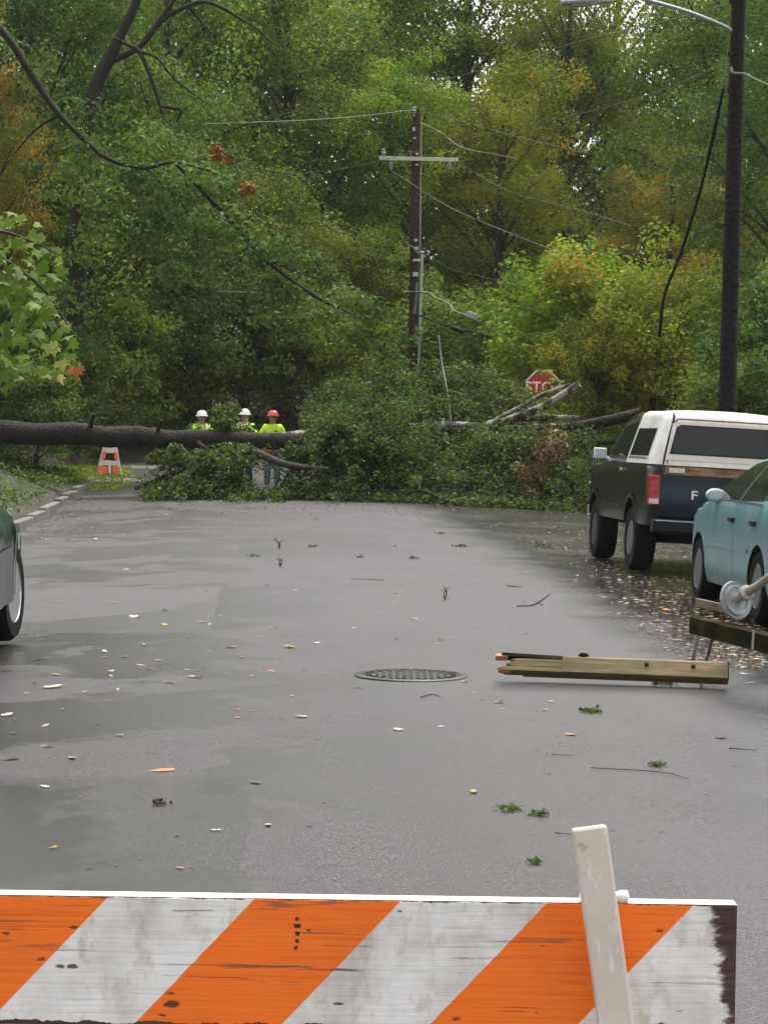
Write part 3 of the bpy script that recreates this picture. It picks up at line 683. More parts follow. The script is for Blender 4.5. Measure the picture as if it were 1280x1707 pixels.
def wheel(root, x, y, r, wd, rim_r, sd, rim_mat, spokes=5, steer=0, depth=.03):
    e = link(bpy.data.objects.new('wheel', None)); e.parent = root; e.location = (x, y, r); e.rotation_euler = (0, 0, steer); e.empty_display_size = .1
    m = MB(); h = wd / 2; q = rim_r
    m.lathe([(q, -h), (q + .02, -h - .006), (r - .035, -h - .004), (r - .008, -h + .03), (r, -h + .055), (r, h - .055), (r - .008, h - .03), (r - .035, h + .004), (q + .02, h + .006), (q, h)], (0, 0, 0), (0, sd, 0), 40, close=True)
    m.build('tyre', M_tyre, e, 30)
    m = MB(); m.lathe([(q, h - .002), (q - .012, h + .004), (q - .03, h - depth), (q - .05, h - depth - .05), (.075, h - depth - .06), (.07, h - .012), (.03, h - .004), (0, h - .004)], (0, 0, 0), (0, sd, 0), 36)
    for k in range(spokes):
        a = 2 * math.pi * k / spokes; L_ = q - .07
        m.box((math.sin(a) * (.05 + L_ / 2), sd * (h - .018), math.cos(a) * (.05 + L_ / 2)), (.075 if spokes == 5 else .05, .028, L_), (0, a, 0), .8)
    m.build('rim', rim_mat, e, 35)
    m = MB(); m.lathe([(q - .04, h - .075), (0, h - .075)], (0, 0, 0), (0, sd, 0), 24); m.build('brake_disc', M_under, e)
    return e
def lap(x, a, b): return min(1, max(0, (x - a) / (b - a)))

# ------------------------------------------------------------------ dark truck with white cap
pr, pf = on_road(1048, 951), on_road(983, 931); hd = math.atan2((pf - pr).y, (pf - pr).x)
hd = R(94.6)
fw = Vector((math.cos(hd), math.sin(hd), 0)); lf = Vector((-fw.y, fw.x, 0)); WHX = (-1.14, 1.50); SW = .955
cc = pr - fw * WHX[0] - lf * (SW - .02); cc.z = float(road_z(cc.x, cc.y)) + .0
suv = thing('parked_truck', 'dark old two-door utility truck with a white cap roof, parked at the right kerb', 'truck', cc, (R(2.6), 0, hd))
def wf(x, z):
    w = SW - .10 * max(0, (abs(x) - 1.75) / .55) ** 3
    w += .012 * math.cos((z - .95) * 3.2)
    if z > 1.33: w -= .19 * ((z - 1.33) / .64) ** 1.15
    return w
P = [(-2.20, .60, 'body'), (-2.25, .70, 'body'), (-2.265, 1.0, 'body'), (-2.265, 1.335, 'cap'), (-2.20, 1.62, 'cap'), (-2.125, 1.90, 'cap'), (-2.08, 1.955, 'cap'), (-1.99, 1.985, 'cap'), (-1.2, 2.0, 'cap'),
     (-.5, 2.0, 'cap'), (.1, 1.99, 'cap'), (.26, 1.965, 'cap'), (.36, 1.91, 'windshield'), (.88, 1.38, 'body'), (.98, 1.35, 'body'), (1.6, 1.30, 'body'), (2.1, 1.25, 'body'), (2.2, 1.18, 'body'), (2.24, .9, 'body'), (2.24, .70, 'body'), (2.18, .60, 'body')]
M_suv = paint('dark_green_black_paint', (.0022, .0042, .0036), .14, amount=.05)
t = NT('weathered_white_cap'); v = t.coord(); n = t.noise(v, 2.2, 6, .65); f = t.noise(t.coord((6, 6, 1.2)), 2.5, 5, .7)
t.set(color=t.mix(t.ramp(f, [(.55, 0.0), (.75, .45)]), t.ramp(n, [(.3, (.50, .48, .43)), (.6, (.70, .69, .66))]), (.22, .12, .07)), rough=.38, coat=.2); t.bump(n, .1, .01); M_cap = t.m
sh = Shell(P, [(WHX[0], .42, .49), (WHX[1], .42, .49)], .60, wf, r=.075, crown=.035)
sh.build(suv, {'body': M_suv, 'cap': M_cap, 'windshield': M_glass})
zt = lambda x: 1.955
sh.patches([[(-2.263, 1.34), (-.66, 1.34), (-.58, 1.998), (-1.2, 1.998), (-1.99, 1.983), (-2.078, 1.953), (-2.123, 1.898), (-2.198, 1.62)]], .010, step=.03).build('cap_side', M_cap, suv, 40)
o = sh.patches([[(-2.00, 1.415), (-.745, 1.415), (-.69, 1.775), (-.73, 1.80), (-1.90, 1.80), (-1.94, 1.77)]], .010).build('side_window_trim', M_trim, suv, 40)
sh.patches([[(-1.95, 1.435), (-.775, 1.435), (-.73, 1.775), (-1.88, 1.775)]], .014).build('side_window', M_glass, suv, 40)
sh.patches([[(-1.99, 1.395), (-.74, 1.395), (-.74, 1.413), (-1.99, 1.413)]], .014).build('window_moulding', M_chrome, suv, 40)
sh.patches([[(-.57, 1.38), (.74, 1.38), (.33, 1.84), (-.50, 1.93)]], .006).build('door_frame', M_trim, suv, 40)
sh.patches([[(-.53, 1.42), (.62, 1.42), (.26, 1.80), (-.46, 1.87)]], .010).build('door_window', M_glass, suv, 40)
sh.patches([[(-.60, .66), (-.588, .66), (-.588, 1.35), (-.60, 1.35)], [(.64, .66), (.652, .66), (.652, 1.35), (.64, 1.35)], [(-2.2, 1.315), (.9, 1.315), (.9, 1.335), (-2.2, 1.335)]], .003).build('door_seam', M_dark, suv)
sh.patches([[(-2.2, .78), (-1.66, .78), (-1.66, .80), (-2.2, .80)], [(-.62, .78), (.98, .78), (.98, .80), (-.62, .80)]], .006).build('side_moulding', M_trim, suv)
for sd in (1, -1):
    m = MB(); m.box((-.42, sd * (sh.w(-.42, 1.24) + .02), 1.24), (.15, .03, .04)); m.build('door_handle', M_chrome, suv, bevel=.008)
for sd in (1, -1):
    m = MB(); m.box((.48, sd * (sh.w(.48, 1.34) + .15), 1.43), (.07, .17, .145)); mr = m.build('side_mirror', M_cap, suv, bevel=.018)
    q = MB(); q.box((.443, sd * (sh.w(.48, 1.34) + .15), 1.43), (.006, .145, .12)); q.build('mirror_glass', plain('mirror_glass', (.55, .58, .6), .15, .3, var=.08), mr)
    m = MB(); m.tube([(.50, sd * (sh.w(.5, 1.34) - .02), 1.33), (.50, sd * (sh.w(.5, 1.34) + .09), 1.40)], .022, 8); m.build('mirror_bracket', M_cap, mr)
m = MB(); m.box((1.98, sh.w(1.98, 1.0) + .004, 1.02), (.08, .012, .035)); m.build('side_marker', plain('amber_marker', (.75, .68, .55), .25), suv, bevel=.004)
# ---- rear face
def xr(z): return float(np.interp(z, [.6, .7, 1.0, 1.335, 1.62, 1.90], [-2.20, -2.25, -2.265, -2.265, -2.20, -2.125]))
def rear(polys, off, step=.1):
    m = MB()
    for poly in polys:
        bm = bmesh.new(); bm.faces.new([bm.verts.new((0, y, z)) for y, z in poly])
        for ax in (1, 2):
            lo = min(p[ax - 1] for p in poly); hi = max(p[ax - 1] for p in poly); n = max(1, int((hi - lo) / step))
            for i in range(1, n):
                co = [0, 0, 0]; no = [0, 0, 0]; co[ax] = lo + (hi - lo) * i / n; no[ax] = 1
                bmesh.ops.bisect_plane(bm, geom=bm.verts[:] + bm.edges[:] + bm.faces[:], plane_co=co, plane_no=no)
        bm.verts.index_update(); V = []
        for vv in bm.verts:
            y, z = vv.co.y, vv.co.z; x = xr(z); u = y / max(.1, sh.w(x, z)); V.append((x - .035 * (1 - u * u) - off, y, z))
        m.add(V, [[q.index for q in f.verts] for f in bm.faces]); bm.free()
    return m
rear([[(-.79, 1.40), (.79, 1.40), (.70, 1.84), (.64, 1.87), (-.64, 1.87), (-.70, 1.84)]], .006).build('hatch_frame', plain('ivory_hatch', (.60, .56, .47), .4, var=.15), suv, 40)
rear([[(-.74, 1.472), (.74, 1.472), (.655, 1.80), (.60, 1.83), (-.60, 1.83), (-.655, 1.80)]], .0095).build('rear_gasket', M_trim, suv, 40)
rear([[(-.715, 1.488), (.715, 1.488), (.635, 1.79), (.585, 1.812), (-.585, 1.812), (-.635, 1.79)]], .013).build('rear_window', M_glass, suv, 40)
rear([[(.76, 1.352), (.775, 1.352), (.69, 1.86), (.64, 1.905), (-.64, 1.905), (-.69, 1.86), (-.775, 1.352), (-.76, 1.352), (-.675, 1.85), (-.63, 1.89), (.63, 1.89), (.675, 1.85)]], .004).build('hatch_seam', M_rusty, suv)
t = NT('worn_brown_band'); n = t.noise(t.coord((1, 2.2, 7)), 2.5, 6, .65)
t.set(color=t.ramp(n, [(.36, (.022, .016, .016)), (.46, (.16, .07, .032)), (.6, (.30, .18, .10)), (.7, (.05, .035, .03))]), rough=.5); M_band = t.m
M_tail = paint('navy_tailgate_paint', (.0015, .003, .011), .16, amount=.04)
rear([[(-.84, .735), (.84, .735), (.84, 1.215), (-.84, 1.215)]], .005).build('tailgate', M_tail, suv, 40)
rear([[(-.80, 1.225), (.80, 1.225), (.78, 1.325), (-.78, 1.325)]], .006).build('tailgate_band', M_band, suv, 40)
m = MB(); m.box((-2.290, .645, 1.275), (.012, .19, .055)); m.build('badge', plain('ivory_badge', (.62, .60, .52), .4, var=.3, scale=40), suv, bevel=.004)
for ch, y in (('F', .42), ('O', .14), ('R', -.14), ('D', -.42)):
    me = text_mesh(ch, .150, .004); o = put('letter', me, M_white, suv); xx = xr(.985) - .035 * (1 - (y / .95) ** 2) - .012
    o.location = (xx, y, .985); o.rotation_euler = (R(90), 0, R(-90)); o.scale = (1.25, 1, 1)
rear([[(.845, .735), (.858, .72), (.858, 1.33), (.845, 1.33)], [(-.858, .72), (-.845, .735), (-.845, 1.33), (-.858, 1.33)], [(-.858, .72), (.858, .72), (.845, .735), (-.845, .735)]], .006).build('tailgate_seam', M_dark, suv)
for sd in (1, -1):
    m = MB(); m.box((-2.225, sd * .905, 1.03), (.115, .145, .36)); tl = m.build('tail_lamp', M_redlens, suv, bevel=.015)
    m = MB(); m.box((-2.284, sd * .905, .895), (.006, .12, .06)); m.build('reversing_lens', plain('clear_lens', (.62, .55, .52), .2), tl, bevel=.002)
    for z in (1.0, 1.08, 1.15):
        m = MB(); m.box((-2.2835, sd * .905, z), (.005, .125, .006)); m.build('lens_rib', M_rib, tl)
m = MB(); m.box((-2.36, 0, .605), (.17, 1.86, .165)); bp = m.build('rear_bumper', M_trim, suv, bevel=.03)
m = MB(); m.box((-2.447, 0, .672), (.004, 1.80, .012)); m.build('chrome_strip', M_chrome, bp)
m = MB(); m.box((-2.452, -.05, .585), (.006, .32, .11)); m.build('plate_recess', M_dark, bp)
m = MB(); m.tube([(-1.9, -.1, .40), (-2.3, -.1, .42)], .055, 10); m.tube([(-1.14, -.8, .42), (-1.14, .8, .42)], .06, 8); m.lathe([(.0, -.13), (.12, -.1), (.15, 0), (.12, .1), (0, .13)], (-1.14, -.2, .42), (1, 0, 0), 14)
m.box((-2.2, -.35, .33), (.05, .16, .24)); m.build('axle', M_under, suv)
m = MB(); m.box((2.32, 0, .62), (.14, 1.84, .18)); m.build('front_bumper', M_chrome, suv, bevel=.03)
for x in WHX:
    for sd in (1, -1): wheel(suv, x, sd * (SW - .135), .405, .255, .215, sd, plain('rusty_steel_wheel', (.07, .045, .03), .5, .4, var=.5, scale=12) if x > 0 else M_alloy, 8)
sh.patches([[(WHX[0] + .53 * math.cos(a), .42 + .53 * math.sin(a)) for a in np.linspace(.37, math.pi - .37, 15)] + [(WHX[0] + .488 * math.cos(a), .42 + .488 * math.sin(a)) for a in np.linspace(math.pi - .37, .37, 15)],
            [(WHX[1] + .53 * math.cos(a), .42 + .53 * math.sin(a)) for a in np.linspace(.37, math.pi - .37, 15)] + [(WHX[1] + .488 * math.cos(a), .42 + .488 * math.sin(a)) for a in np.linspace(math.pi - .37, .37, 15)]], .018).build('arch_trim', M_trim, suv, 40)

# ------------------------------------------------------------------ teal saloon
p0 = on_road(1153, 1003); SW2 = .835; FX, RX_ = 1.32, -1.145
K2 = 1.12; cs = Vector((p0.x + (SW2 - .03) * K2 + FX * K2 * .058 + .05, p0.y - FX * K2, 0)); cs.z = float(road_z(cs.x, cs.y))
sed = thing('parked_saloon', 'pale teal four-door saloon parked behind the truck, cut by the right edge', 'car', cs, (R(2.4), 0, R(93.3))); sed.scale = (K2, K2, K2)
def wf(x, z):
    w = SW2 - .17 * max(0, (x - 1.35) / .82) ** 2.4 - .13 * max(0, (-x - 1.45) / .75) ** 2.4
    w -= .045 * max(0, (.42 - z) / .22) ** 2 + .02 * max(0, (z - .62) / .3) ** 2
    if z > .93: w -= .235 * ((z - .93) / .44) ** 1.1
    return w
P = [(-2.08, .22, 'bumper'), (-2.16, .30, 'bumper'), (-2.185, .45, 'bumper'), (-2.17, .58, 'bumper'), (-2.11, .615, 'body'), (-2.105, .75, 'body'), (-2.085, .92, 'body'), (-2.02, .975, 'body'), (-1.7, 1.0, 'body'), (-1.42, 1.01, 'rear_window'), (-1.1, 1.185, 'rear_window'), (-.80, 1.325, 'body'),
     (-.6, 1.37, 'body'), (-.2, 1.392, 'body'), (.15, 1.375, 'body'), (.34, 1.335, 'windshield'), (.75, 1.15, 'windshield'), (1.17, .95, 'body'), (1.3, .925, 'body'), (1.75, .83, 'body'), (2.0, .735, 'body'), (2.1, .67, 'body'), (2.15, .56, 'body'), (2.17, .42, 'body'), (2.13, .28, 'body'), (2.05, .21, 'body')]
M_teal = paint('pale_teal_paint', (.150, .292, .318), .2, amount=.06, dirt=(.16, .16, .14))
sh2 = Shell(P, [(RX_, .29, .345), (FX, .29, .345)], .21, wf, r=.08, crown=.06)
sh2.build(sed, {'body': M_teal, 'windshield': M_glass, 'rear_window': M_glass, 'bumper': M_teal})
sh2.patches([[(.98, .965), (.36, 1.275), (.02, 1.318), (-.10, 1.318), (-.16, .965)]], .004).build('front_window', M_glass, sed, 40)
sh2.patches([[(-.225, .965), (-.165, 1.318), (-.52, 1.295), (-1.02, 1.075), (-1.06, .985)]], .004).build('rear_door_window', M_glass, sed, 40)
sh2.patches([[(-1.09, .99), (-1.05, 1.07), (-1.22, 1.0)]], .004).build('quarter_window', M_glass, sed, 40)
sh2.patches([[(1.03, .945), (-1.14, .95), (-1.14, .962), (1.03, .957)], [(-.19, .95), (-.165, .95), (-.12, 1.325), (-.145, 1.325)]], .006).build('window_moulding', M_trim, sed, 40)
sh2.patches([[(.98, .28), (.988, .28), (1.0, .94), (.992, .94)], [(-.20, .26), (-.192, .26), (-.182, .95), (-.19, .95)], [(-1.05, .72), (-1.042, .72), (-1.10, .96), (-1.108, .96)]], .002).build('door_seam', plain('shut_line', (.02, .04, .045), .7), sed)
sh2.patches([[(.95, .545), (-.78, .545), (-.78, .585), (.95, .585)]], .012).build('side_moulding', M_teal, sed, 40)
for x in (-.08, -.93):
    for sd in (1, -1):
        m = MB(); m.box((x, sd * (sh2.w(x, .80) + .012), .80), (.17, .03, .042)); m.build('door_handle', M_trim, sed, bevel=.01)
for sd in (1, -1):
    m = MB(); yc = sd * (sh2.w(.66, .95) + .035); V = []
    m.lathe([(0, -.075), (.06, -.07), (.072, -.03), (.055, .04), (0, .075)], (0, 0, 0), (1, 0, 0), 18)
    m.v = [(x + .66, y * 1.3 + yc, z * .85 + .985) for x, y, z in m.v]
    mr = m.build('side_mirror', plain('pale_mirror_shell', (.30, .45, .48), .25, coat=.4, var=.1), sed, 60)
    q = MB(); q.box((.582, yc, .985), (.008, .13, .08)); q.build('mirror_glass', plain('mirror_face', (.5, .56, .57), .15, .3, var=.08), mr, bevel=.003)
    m = MB(); m.box((.68, sd * (sh2.w(.68, .95) + .0), .965), (.09, .09, .05)); m.build('mirror_bracket', M_teal, mr, bevel=.012)
    m = MB(); m.box((-2.03, sd * .655, .80), (.16, .24, .16)); m.build('tail_lamp', M_redlens, sed, bevel=.03)
m = MB(); m.box((-2.170, 0, .77), (.02, .36, .15)); m.build('number_plate', plain('white_plate', (.6, .6, .6), .4), sed, bevel=.004)
sh2.patches([[(-2.15, .595), (-1.50, .60), (-1.50, .612), (-2.12, .61)]], .004).build('bumper_seam', plain('bumper_gap', (.03, .06, .065), .6), sed)
for x in (FX, RX_):
    for sd in (1, -1): wheel(sed, x, sd * (SW2 - .105), .30, .185, .185, sd, M_alloy, 7, depth=.02)

# ------------------------------------------------------------------ green wagon at the left edge
p0 = on_road(31, 1074); hd = R(95.0); fw = Vector((math.cos(hd), math.sin(hd), 0)); rt = Vector((fw.y, -fw.x, 0)); SW3 = .95; WX = (1.42, -1.42)
cw = p0 - fw * WX[0] - rt * (SW3 + .04); cw.z = float(road_z(p0.x, p0.y))
wag = thing('parked_estate', 'dark green estate car with silver lower cladding at the left edge, mostly out of frame', 'car', cw, (R(-1.5), 0, hd))
def wf(x, z):
    w = SW3 - .22 * max(0, (abs(x) - 1.55) / .85) ** 2.2
    w += .045 * max(0, 1 - ((x - WX[0]) ** 2 + (z - .45) ** 2) / .75) + .045 * max(0, 1 - ((x - WX[1]) ** 2 + (z - .45) ** 2) / .75)
    if z > .82: w -= .20 * ((z - .82) / .36) ** 1.8 if z < 1.18 else .20 + .25 * (z - 1.18) / .5
    return w
P = [(-2.3, .36, 'body'), (-2.42, .5, 'body'), (-2.42, .85, 'body'), (-2.36, 1.12, 'rear_window'), (-2.12, 1.62, 'body'), (-2.0, 1.70, 'body'), (-.8, 1.76, 'body'), (.1, 1.72, 'body'), (.3, 1.66, 'windshield'), (1.05, 1.16, 'body'), (1.2, 1.13, 'body'), (1.9, 1.04, 'body'), (2.22, .94, 'body'), (2.36, .80, 'body'), (2.40, .55, 'body'), (2.32, .38, 'body')]
M_grn = paint('dark_green_metallic', (.020, .045, .036), .2, amount=.1, metal=.3)
sh3 = Shell(P, [(WX[1], .40, .46), (WX[0], .40, .46)], .34, wf, r=.10, crown=.05)
sh3.build(wag, {'body': M_grn, 'windshield': M_glass, 'rear_window': M_glass})
M_clad = paint('silver_cladding', (.06, .064, .06), .45, amount=.2, metal=.1)
ac = lambda c, r_, a0, a1, n=13: [(c + r_ * math.cos(a), .40 + r_ * math.sin(a)) for a in np.linspace(a0, a1, n)]
sh3.patches([[(-.92, .36), (.92, .36)] + [(x, z) for x, z in ac(WX[0], .505, math.pi - .08, math.pi - .75, 8)] + [(1.0, .76), (-1.02, .76)] + [(x, z) for x, z in ac(WX[1], .505, .75, .08, 8)]], .016).build('lower_cladding', M_clad, wag, 40)
for c in WX: sh3.patches([ac(c, .525, .0, math.pi) + ac(c, .455, math.pi, .0)], .024).build('arch_trim', paint('green_arch', (.022, .048, .038), .3, amount=.2), wag, 40)
sh3.patches([[(.80, 1.17), (.28, 1.56), (-.42, 1.60), (-.42, 1.17)]], .004).build('front_window', M_glass, wag, 40)
sh3.patches([[(-.52, 1.17), (-.52, 1.60), (-1.95, 1.56), (-2.1, 1.2)]], .004).build('rear_side_window', M_glass, wag, 40)
for sd in (1, -1):
    m = MB(); m.box((2.20, sd * .70, .78), (.22, .26, .15)); m.build('headlamp', plain('headlamp_lens', (.6, .62, .62), .12, .2), wag, bevel=.04)
for x in WX:
    for sd in (1, -1): wheel(wag, x, sd * (SW3 - .10), .395, .235, .255, sd, M_chrome, 5, steer=R(-8) if x > 0 else 0, depth=.025)
# ================================================================== VEGETATION
def leaf_cloud(C, rad, per, size, flat=.7, up=.55, tint=None, jit=.15, aspect=.62, droop=0.0, shell=.35):
    """Quads shaped as folded leaves, `per` round each clump centre."""
    C = np.asarray(C, float); n = len(C); rad = np.broadcast_to(np.asarray(rad, float), (n,))
    if tint is None: tint = rng.random(n)
    N = n * per; idx = np.repeat(np.arange(n), per)
    d = rng.normal(size=(N, 3)); d /= np.linalg.norm(d, axis=1)[:, None]
    rr = (shell + (1 - shell) * rng.random(N)) ** .8
    off = d * (rr * rad[idx])[:, None]; off[:, 2] *= flat
    off[:, 2] -= droop * (np.hypot(off[:, 0], off[:, 1]) / rad[idx]) ** 2 * rad[idx]
    P = C[idx] + off
    nr = rng.normal(size=(N, 3)) * .50 + d * .6; nr[:, 2] += up; nr /= np.linalg.norm(nr, axis=1)[:, None]
    a = rng.normal(size=(N, 3)); a[:, 2] -= .35; a -= nr * (a * nr).sum(1)[:, None]; a /= np.linalg.norm(a, axis=1)[:, None] + 1e-9
    b = np.cross(nr, a); L = size * (.6 + .8 * rng.random(N)); W = L * aspect * .5
    f = (W * .35)[:, None] * nr
    V = np.empty((N, 4, 3)); V[:, 0] = P - a * (L * .5)[:, None]; V[:, 1] = P + b * W[:, None] + f - a * (L * .06)[:, None]
    V[:, 2] = P + a * (L * .5)[:, None]; V[:, 3] = P - b * W[:, None] + f - a * (L * .06)[:, None]
    T = np.clip(tint[idx] * .75 + .125 + rng.normal(size=N) * jit, 0, 1)
    return V.reshape(-1, 3), np.arange(N * 4).reshape(-1, 4), T
G_mid = leafy('mid_green_leaves', [(0, (.050, .088, .016)), (.45, (.119, .185, .029)), (.8, (.192, .247, .044)), (1, (.295, .308, .066))])
G_deep = leafy('deep_green_leaves', [(0, (.032, .060, .016)), (.5, (.077, .128, .028)), (.85, (.131, .185, .044)), (1, (.206, .241, .073))])
G_olive = leafy('olive_leaves', [(0, (.060, .085, .016)), (.45, (.140, .178, .026)), (.8, (.227, .248, .038)), (1, (.337, .312, .059))])
G_lime = leafy('lime_green_leaves', [(0, (.066, .120, .016)), (.45, (.155, .241, .023)), (.8, (.266, .328, .036)), (1, (.443, .401, .059))])
G_rust = leafy('rust_and_olive_leaves', [(0, (.064, .083, .018)), (.35, (.133, .141, .026)), (.65, (.240, .177, .032)), (.85, (.343, .198, .035)), (1, (.431, .284, .059))])
G_yell = leafy('yellow_green_leaves', [(0, (.068, .107, .016)), (.4, (.162, .208, .023)), (.75, (.272, .275, .035)), (.92, (.381, .254, .038)), (1, (.435, .200, .036))])
G_red = leafy('rust_red_leaves', [(0, (.13, .05, .018)), (.5, (.27, .10, .03)), (1, (.36, .17, .06))], trans=.15)
G_brown = leafy('dead_brown_leaves', [(0, (.10, .060, .030)), (.5, (.22, .135, .07)), (1, (.36, .25, .15))], trans=.1)
G_fall = leafy('fallen_crown_leaves', [(0, (.022, .040, .009)), (.5, (.066, .104, .022)), (.8, (.115, .158, .036)), (.94, (.15, .19, .06)), (1, (.24, .27, .15))], rough=.5)
M_bark = bark('grey_brown_bark', (.060, .048, .038))
M_bark_dark = bark('wet_dark_bark', (.026, .020, .016))
M_bark_pale = bark('fallen_bark', (.058, .047, .036), (.28, .27, .24), .52, 3.5)

def grow(H, R, z0, nl, seed, lean=0.0):
    """Trunk and limbs of one tree (a mesh builder) and the places where its twigs end."""
    random.seed(seed); m = MB(); C = []
    tr = [Vector((0, 0, -.4)), Vector((random.uniform(-.15, .15), random.uniform(-.15, .15), H * .3)), Vector((random.uniform(-.4, .4) + lean, random.uniform(-.4, .4), H * .65)), Vector((random.uniform(-.6, .6) + lean * 1.5, 0, H * .90))]
    r0 = .016 * H + .04
    m.tube(tr, [r0 * 1.25, r0 * .8, r0 * .5, .03], 10, 14, .08)
    tc = catmull(tr, 40)
    for i in range(nl):
        u = (i + .5) / nl; z = z0 + (H * .80 - z0) * u; b = min(tc, key=lambda q: abs(q.z - z * .92))
        th = i * 2.4 + random.uniform(-.6, .6); prof = math.sin(math.pi * min(1, .25 + u * .55)) ** .8
        ln = R * prof * random.uniform(.65, 1.15); dx, dy = math.cos(th), math.sin(th); k_ = random.uniform(.25, .7) + u * .5
        p1 = b + Vector((dx * ln * .38, dy * ln * .38, ln * k_ * .5)); p2 = b + Vector((dx * ln * .75, dy * ln * .75, ln * k_ * .9)); p3 = b + Vector((dx * ln, dy * ln, ln * k_ * .85 + random.uniform(-.5, .3)))
        rl = r0 * .42 * (1 - u * .6)
        m.tube([b, p1, p2, p3], [rl, rl * .6, rl * .35, .012], 6, 8, .1, cap=False)
        pc = catmull([b, p1, p2, p3], 12)
        for k in range(5, 13, 2 if ln > 2 else 3):
            C.append(pc[k] + Vector((random.gauss(0, .45), random.gauss(0, .45), random.gauss(0, .4))))
            if ln > 1.5:
                s = random.choice((-1, 1)) * random.uniform(.5, 1.0) * ln * .3; e = pc[k] + Vector((-dy * s, dx * s, random.uniform(-.6, .7)))
                m.tube([pc[k - 1], e], [rl * .3, .008], 4, cap=False); C.append(e)
    for _ in range(12): C.append(tr[3] + Vector((random.gauss(0, R * .24), random.gauss(0, R * .24), random.uniform(-1.2, 1.2) * H / 20)))
    C.append(tr[3]); 
    return m, np.array([tuple(c) for c in C])
VAR = {}
def variant(key, H, R, z0, nl, per, leaf, cr, seed, **kw):
    m, C = grow(H, R, z0, nl, seed)
    w = m.mesh('trunk', 60)
    tint = np.clip(.5 + .5 * np.sin(C[:, 0] * 1.1 + seed) * np.cos(C[:, 1] * .9 + C[:, 2] * .7) + rng.normal(size=len(C)) * .15, 0, 1)
    V, Fq, T = leaf_cloud(C, cr * (.75 + .5 * rng.random(len(C))), per, leaf, tint=tint, **kw)
    VAR[key] = (w, np_mesh('crown', V, Fq, T))
    return len(T)
variant('broad', 20, 5.2, 2.2, 44, 150, .15, 1.15, 3, flat=.62, droop=.25)
variant('broad_b', 20, 4.8, 1.6, 46, 150, .15, 1.1, 17, flat=.58, droop=.3)
variant('tall', 22, 4.2, 4.0, 42, 150, .145, 1.05, 29, flat=.7, droop=.15)
variant('airy', 20, 5.0, 4.0, 38, 80, .14, .95, 41, flat=.6, droop=.2)
variant('shrub', 5.0, 2.6, .5, 22, 150, .13, .62, 53, flat=.75, droop=.2)
variant('shrub_b', 4.0, 2.2, .3, 20, 160, .12, .6, 61, flat=.7, droop=.35)
variant('weeping', 12, 4.6, 2.0, 34, 170, .125, 1.0, 71, flat=.5, droop=.75)
def tree(kind, label, px, d, h, mat, sx=1.0, rz=None, group='trees round the end of the street', cat='tree', name='broadleaf_tree', barkm=None):
    p = at(px, 700, d); z = float(ground_z(p.x, d)); w, c = VAR[kind]
    H0 = {'shrub': 5.0, 'shrub_b': 4.0, 'weeping': 12, 'tall': 22}.get(kind, 20)
    k = h / H0
    r = thing(name, label, cat, (p.x, d, z), (0, 0, random.uniform(0, 6.28) if rz is None else rz), group); r.scale = (k * sx, k * sx, k)
    for nm, me, mt in (('trunk', w, barkm or M_bark), ('crown', c, mat)):
        if not me.materials: me.materials.append(mt)
        o = link(bpy.data.objects.new(nm, me)); o.parent = r; o.material_slots[0].link = 'OBJECT'; o.material_slots[0].material = mt
    return r
random.seed(5)
TREES = [
    # front edge, left of the street
    ('broad', 'rust brown small-leaved tree at the far left edge above the maple', -30, 62, 11.5, G_rust, .62),
    ('broad_b', 'dark green tree right behind the left end of the fallen trunk', 60, 70, 17, G_deep, .9),
    ('weeping', 'deep green drooping tree above the small plastic barricade', 190, 73, 12, G_deep, 1.0),
    ('weeping', 'olive drooping tree behind the three workers', 405, 79, 9.5, G_olive, 1.0),
    ('broad', 'tall mid green tree left of the slim utility pole', 470, 86, 18.5, G_mid, 1.0),
    ('broad_b', 'mid green tree behind the leaning dark trunk top left', 260, 84, 19, G_mid, 1.0),
    # behind the crossing
    ('weeping', 'olive green low tree just left of the slim pole', 560, 80, 7.5, G_olive, 1.05),
    ('broad_b', 'bright green tree directly behind the slim utility pole', 690, 84, 14.5, G_lime, .85),
    ('broad', 'yellow green rounded tree right of the slim pole crossarm', 830, 83, 14.2, G_yell, .85),
    ('tall', 'olive tinted tree with sky showing through beside its top', 945, 92, 19.5, G_olive, .9),
    ('broad_b', 'orange and yellow autumn tree left of the thick dark pole', 1105, 74, 10.5, G_rust, .95),
    ('airy', 'thin brownish tree with patches of sky in its crown', 1030, 99, 22, G_olive, 1.0),
    ('tall', 'green tree behind the top of the thick dark pole', 1190, 82, 20, G_mid, .95),
    ('broad', 'dark green tree at the right edge beyond the thick dark pole', 1345, 66, 16, G_deep, .9),
    # second row
    ('tall', 'tall green tree at the top left corner', 90, 92, 24, G_mid, 1.1),
    ('broad', 'tall dark tree behind the left half of the woodland edge', 330, 97, 21, G_deep, 1.05),
    ('tall', 'tall green tree rising above the middle of the woodland edge', 580, 95, 22, G_mid, 1.15),
    ('broad_b', 'tall olive green tree above and behind the slim pole', 760, 97, 22, G_olive, 1.0),
    ('broad', 'tall green tree rear right behind the thick dark pole', 1270, 97, 24, G_olive, 1.0),
    ('broad_b', 'shadowed rear tree between the slim pole and the orange tree', 920, 103, 17.5, G_deep, .95),
]
for kd, lb, px, d, h, mt, sx in TREES: tree(kd, lb, px, d, h, mt, sx)
